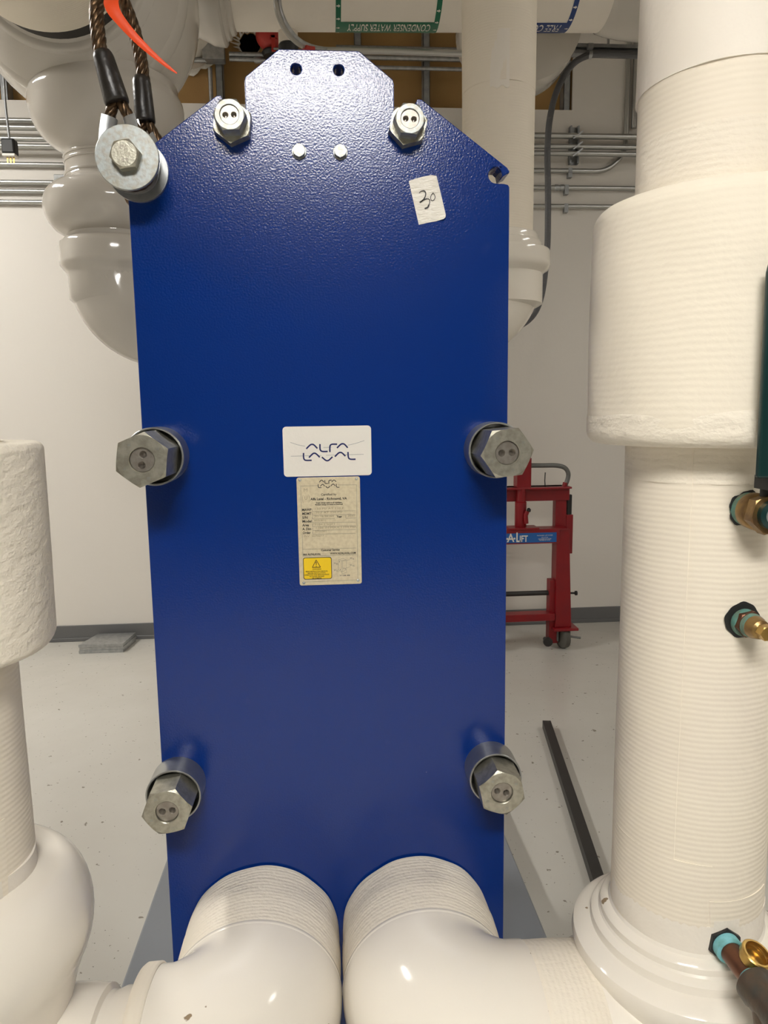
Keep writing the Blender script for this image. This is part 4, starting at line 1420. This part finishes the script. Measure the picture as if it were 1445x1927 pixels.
XM = .5 * (lx(1058) + .84)
XC = 1.130
dxp = 1.375 - XC
for sg in (-1, 1):
    x = XC + sg * dxp
    # inner upright (upper frame) and outer upright (lower frame)
    MB().box((x - .035, YL + .03, .06), (x + .032, YL + .09, lz(917))).build('post', 'red_paint', lt, 0, bevel=.004)
    m = MB()
    zt = lz(995)
    m.add([(x - .045, YL - .04, .135), (x + .055, YL - .04, .135), (x + .055, YL + .028, .135), (x - .045, YL + .028, .135),
           (x - .045, YL - .035, zt), (x + .030, YL - .035, zt), (x + .030, YL + .028, zt), (x - .045, YL + .028, zt)],
          [(3, 2, 1, 0), (4, 5, 6, 7), (0, 1, 5, 4), (1, 2, 6, 5), (2, 3, 7, 6), (3, 0, 4, 7)])
    m.build('sleeve_post', 'red_paint', lt, 0, bevel=.004)
    MB().box((x - .06, YL - .07, .118), (x + .09, YL + .10, .135)).build('base_plate', 'red_paint', lt, 0, bevel=.004)
    MB().box((x - .075, YL - .02, .03), (x - .02, YL + .05, .42)).build('side_leg', 'red_paint', lt, 0, bevel=.003)
    MB().lathe([(.012, 0), (.012, .05), (.028, .052), (.028, .068)], (x - .09, YL + .015, .05), (0, -1, 0), 20).build('roller', 'dark_steel', lt, 30)
    wx = x + .01
    w_ = MB().lathe([(.02, -.022), (.05, -.022), (.062, -.016), (.064, 0), (.062, .016), (.05, .022), (.02, .022)], (wx, YL - .02, .064), (1, .25, 0), 28).build('wheel', 'wheel_rubber', lt, 40)
    MB().box((wx - .04, YL - .04, .05), (wx - .034, YL + .0, .118)).box((wx + .034, YL - .04, .05), (wx + .04, YL + .0, .118)).build('caster_fork', 'grey_steel', w_, 0)
    MB().tube([(wx + .03, YL - .03, .075), (wx + .10, YL - .05, .068)], .007, 8).build('brake_lever', 'grey_steel', w_)
    # side pocket with black grip
    sx = x + sg * .05
    MB().box((sx - .018, YL + .03, lz(1046)), (sx + .024, YL + .07, lz(972))).build('side_pocket', 'red_paint', lt, 0, bevel=.003)
    MB().box((sx - .012, YL + .035, lz(972)), (sx + .016, YL + .065, lz(934))).build('grip', 'black', lt, 0, bevel=.003)
    if sg > 0:
        MB().tube([(x + .045, YL - .01, .338), (x + .085, YL - .01, .336)], .006, 10).lathe([(.006, 0), (.014, .003), (.014, .014), (.0, .016)], (x + .08, YL - .01, .336), (1, 0, 0), 16).build('lock_knob', 'black', lt, 30)
z0, z1 = lz(944), lz(917)
MB().box((XC - dxp - .04, YL + .02, z0), (XC + dxp + .045, YL + .10, z1)).box((XC - dxp - .04, YL - .02, z1 - .012), (XC + dxp + .045, YL + .10, z1)).build('top_beam', 'red_paint', lt, 0, bevel=.003)
z0, z1 = lz(1021), lz(995)
MB().box((XC - dxp - .03, YL - .042, z0), (XC + dxp - .03, YL + .02, z1)).box((XC - dxp - .03, YL - .042, z1 - .006), (XC + dxp + .02, YL + .06, z1 + .004)).build('lower_beam', 'red_paint', lt, 0, bevel=.003)
MB().tube([(XC - dxp, YL + .02, lz(1118)), (XC + dxp - .05, YL + .02, lz(1118))], .015, 14).build('lock_bar', 'dark_steel', lt)
z0, z1 = lz(1165), lz(1152)
MB().box((XC - dxp, YL - .05, z0), (XC + dxp - .05, YL + .03, z1)).build('foot_beam', 'red_paint', lt, 0, bevel=.003)
MB().box((XC - dxp, YL - .02, z0 - .008), (XC + dxp - .05, YL + .02, z0)).build('foot_strip', 'dark_steel', lt, 0)
xm = lx(985, 900)
MB().box((xm - .042, YL - .02, lz(918)), (xm + .042, YL + .07, lz(861))).build('mast', 'red_paint', lt, 0, bevel=.005)
jk = MB().lathe([(.03, 0), (.034, .01), (.034, .16), (.028, .165), (.028, lz(920) - lz(995))], (lx(980, 990), YL + .01, lz(995)), (0, 0, 1), 24).build('jack', 'red_paint', lt, 35)
MB().box((lx(955), YL - .05, lz(994)), (lx(1010), YL + .06, lz(991))).build('jack_foot', 'red_paint', jk, 0, bevel=.002)
MB().tube([at(990, 985, YL - .03), at(989, 970, YL - .03), at(992, 962, YL - .03)], .014, 12).build('jack_valve', 'red_paint', jk, 40)
MB().lathe([(.0, -.014), (.013, -.006), (.013, .006), (.0, .014)], at(995, 960, YL - .03), (1, 0, .3), 14).build('jack_knob', 'black', jk, 50)
h = [at(985, 876, YL + .03), at(1020, 876, YL + .03), at(1046, 876, YL + .03), at(1062, 880, YL + .03), at(1069, 890, YL + .03), at(1068, 902, YL + .03), at(1062, 917, YL + .03)]
MB().tube(smooth_path(h, 6), .0135, 12).build('push_handle', 'grey_steel', lt, 50)
MB().tube([at(1064, 908, YL + .03), at(1061, 919, YL + .03)], .015, 12).build('handle_foot', 'red_paint', lt)
MB().tube([at(1026, 917, YL), at(1025, 905, YL), at(1026, 889, YL)], .003, 8).build('wire_pin', 'black', lt)
# sticker
st = MB()
ys = YL - .0435
xa, xb2 = 2 * XC - lx(1043) - .02, lx(1043)
za, zb = lz(1018.5), lz(1000.5)
st.poly([(xa, ys, za), (xb2, ys, za), (xb2, ys, zb), (xa, ys, zb)], .001, (0, -1, 0))
st = st.build('sticker', 'sticker_blue', lt, 0)
m = MB()
zm = (za + zb) / 2
text_on(m, 'A', (lx(957.5), ys - .001, zm), (1.1, 0, 0), (0, 0, 1.25), .056, bold=.001)
text_on(m, 'L', (lx(971.5), ys - .001, zm + .002), (1, 0, 0), (0, 0, 1.3), .062, bold=.001)
text_on(m, 'IFT', (lx(981.5), ys - .001, zm - .006), (.9, 0, 0), (0, 0, 1.25), .042, bold=.001)
text_on(m, 'ROLL', (lx(957.5) - .16, ys - .001, zm), (1, 0, 0), (0, 0, 1.25), .05, bold=.001)
for px in (951, 964.5):
    m.lathe([(.006, 0), (.006, .0004)], (lx(px), ys - .0006, zm - .002), (0, -1, 0), 14)
for k, w in ((.012, .115), (.0, .07), (-.009, .095), (-.016, .08)):
    text_on(m, 'ROLL A LIFT MFG' if k == 0 else 'MACHINERY LIFT SYSTEM', (lx(1021), ys - .001, zm + k), (w * 8, 0, 0), (0, 0, 1), .009)
m.build('lettering', 'white_ink', st, 0)

# grey metal plates by the baseboard
p = [at(150, 1230, 1)]
d0 = Vector((-1.548, 4.292, 0))
d1 = Vector((-1.282, 4.288, 0))
d3 = Vector((-1.262, 4.505, 0))
t = thing('steel_block', 'flat galvanized steel block lying on floor against left baseboard', 'metal block', d0)
e = d1 - d0
g = d3 - d1
for i, (z0, z1) in enumerate(((.0, .019), (.020, .038), (.039, .057))):
    q = Vector(((0, .004, .001)[i], (0, .002, -.001)[i], 0))
    b_ = [d0 + q, d1 + q, d1 + g + q, d0 + g * 1.0 + Vector((.03, 0, 0)) + q]
    MB().add([v_ + Vector((0, 0, z0)) for v_ in b_] + [v_ + Vector((0, 0, z1)) for v_ in b_], [(3, 2, 1, 0), (4, 5, 6, 7), (0, 1, 5, 4), (1, 2, 6, 5), (2, 3, 7, 6), (3, 0, 4, 7)]).build('steel_plate', 'galv', t, 0, bevel=.0015)
# black angle iron on the floor
a, b = Vector((.957, 3.0, 0)), Vector((.957, 3.0, 0)) + (Vector((.790, 1.965, 0)) - Vector((.957, 3.0, 0))) * 1.5
d = (b - a).normalized()
sd = Vector((d.y, -d.x, 0))
m = MB()
m.beam(a + Vector((0, 0, .003)), b + Vector((0, 0, .003)), .036, .006)
m.beam(a + sd * .016 + Vector((0, 0, .02)), b + sd * .016 + Vector((0, 0, .02)), .005, .036)
m.beam(a - sd * .016 + Vector((0, 0, .02)), b - sd * .016 + Vector((0, 0, .02)), .005, .036)
m.beam(a + Vector((0, 0, .035)), b + Vector((0, 0, .035)), .036, .005)
tag(m.build('steel_bar', 'dark_steel', None, 0, bevel=.001), 'long black steel bar lying on the floor at right', 'metal bar')
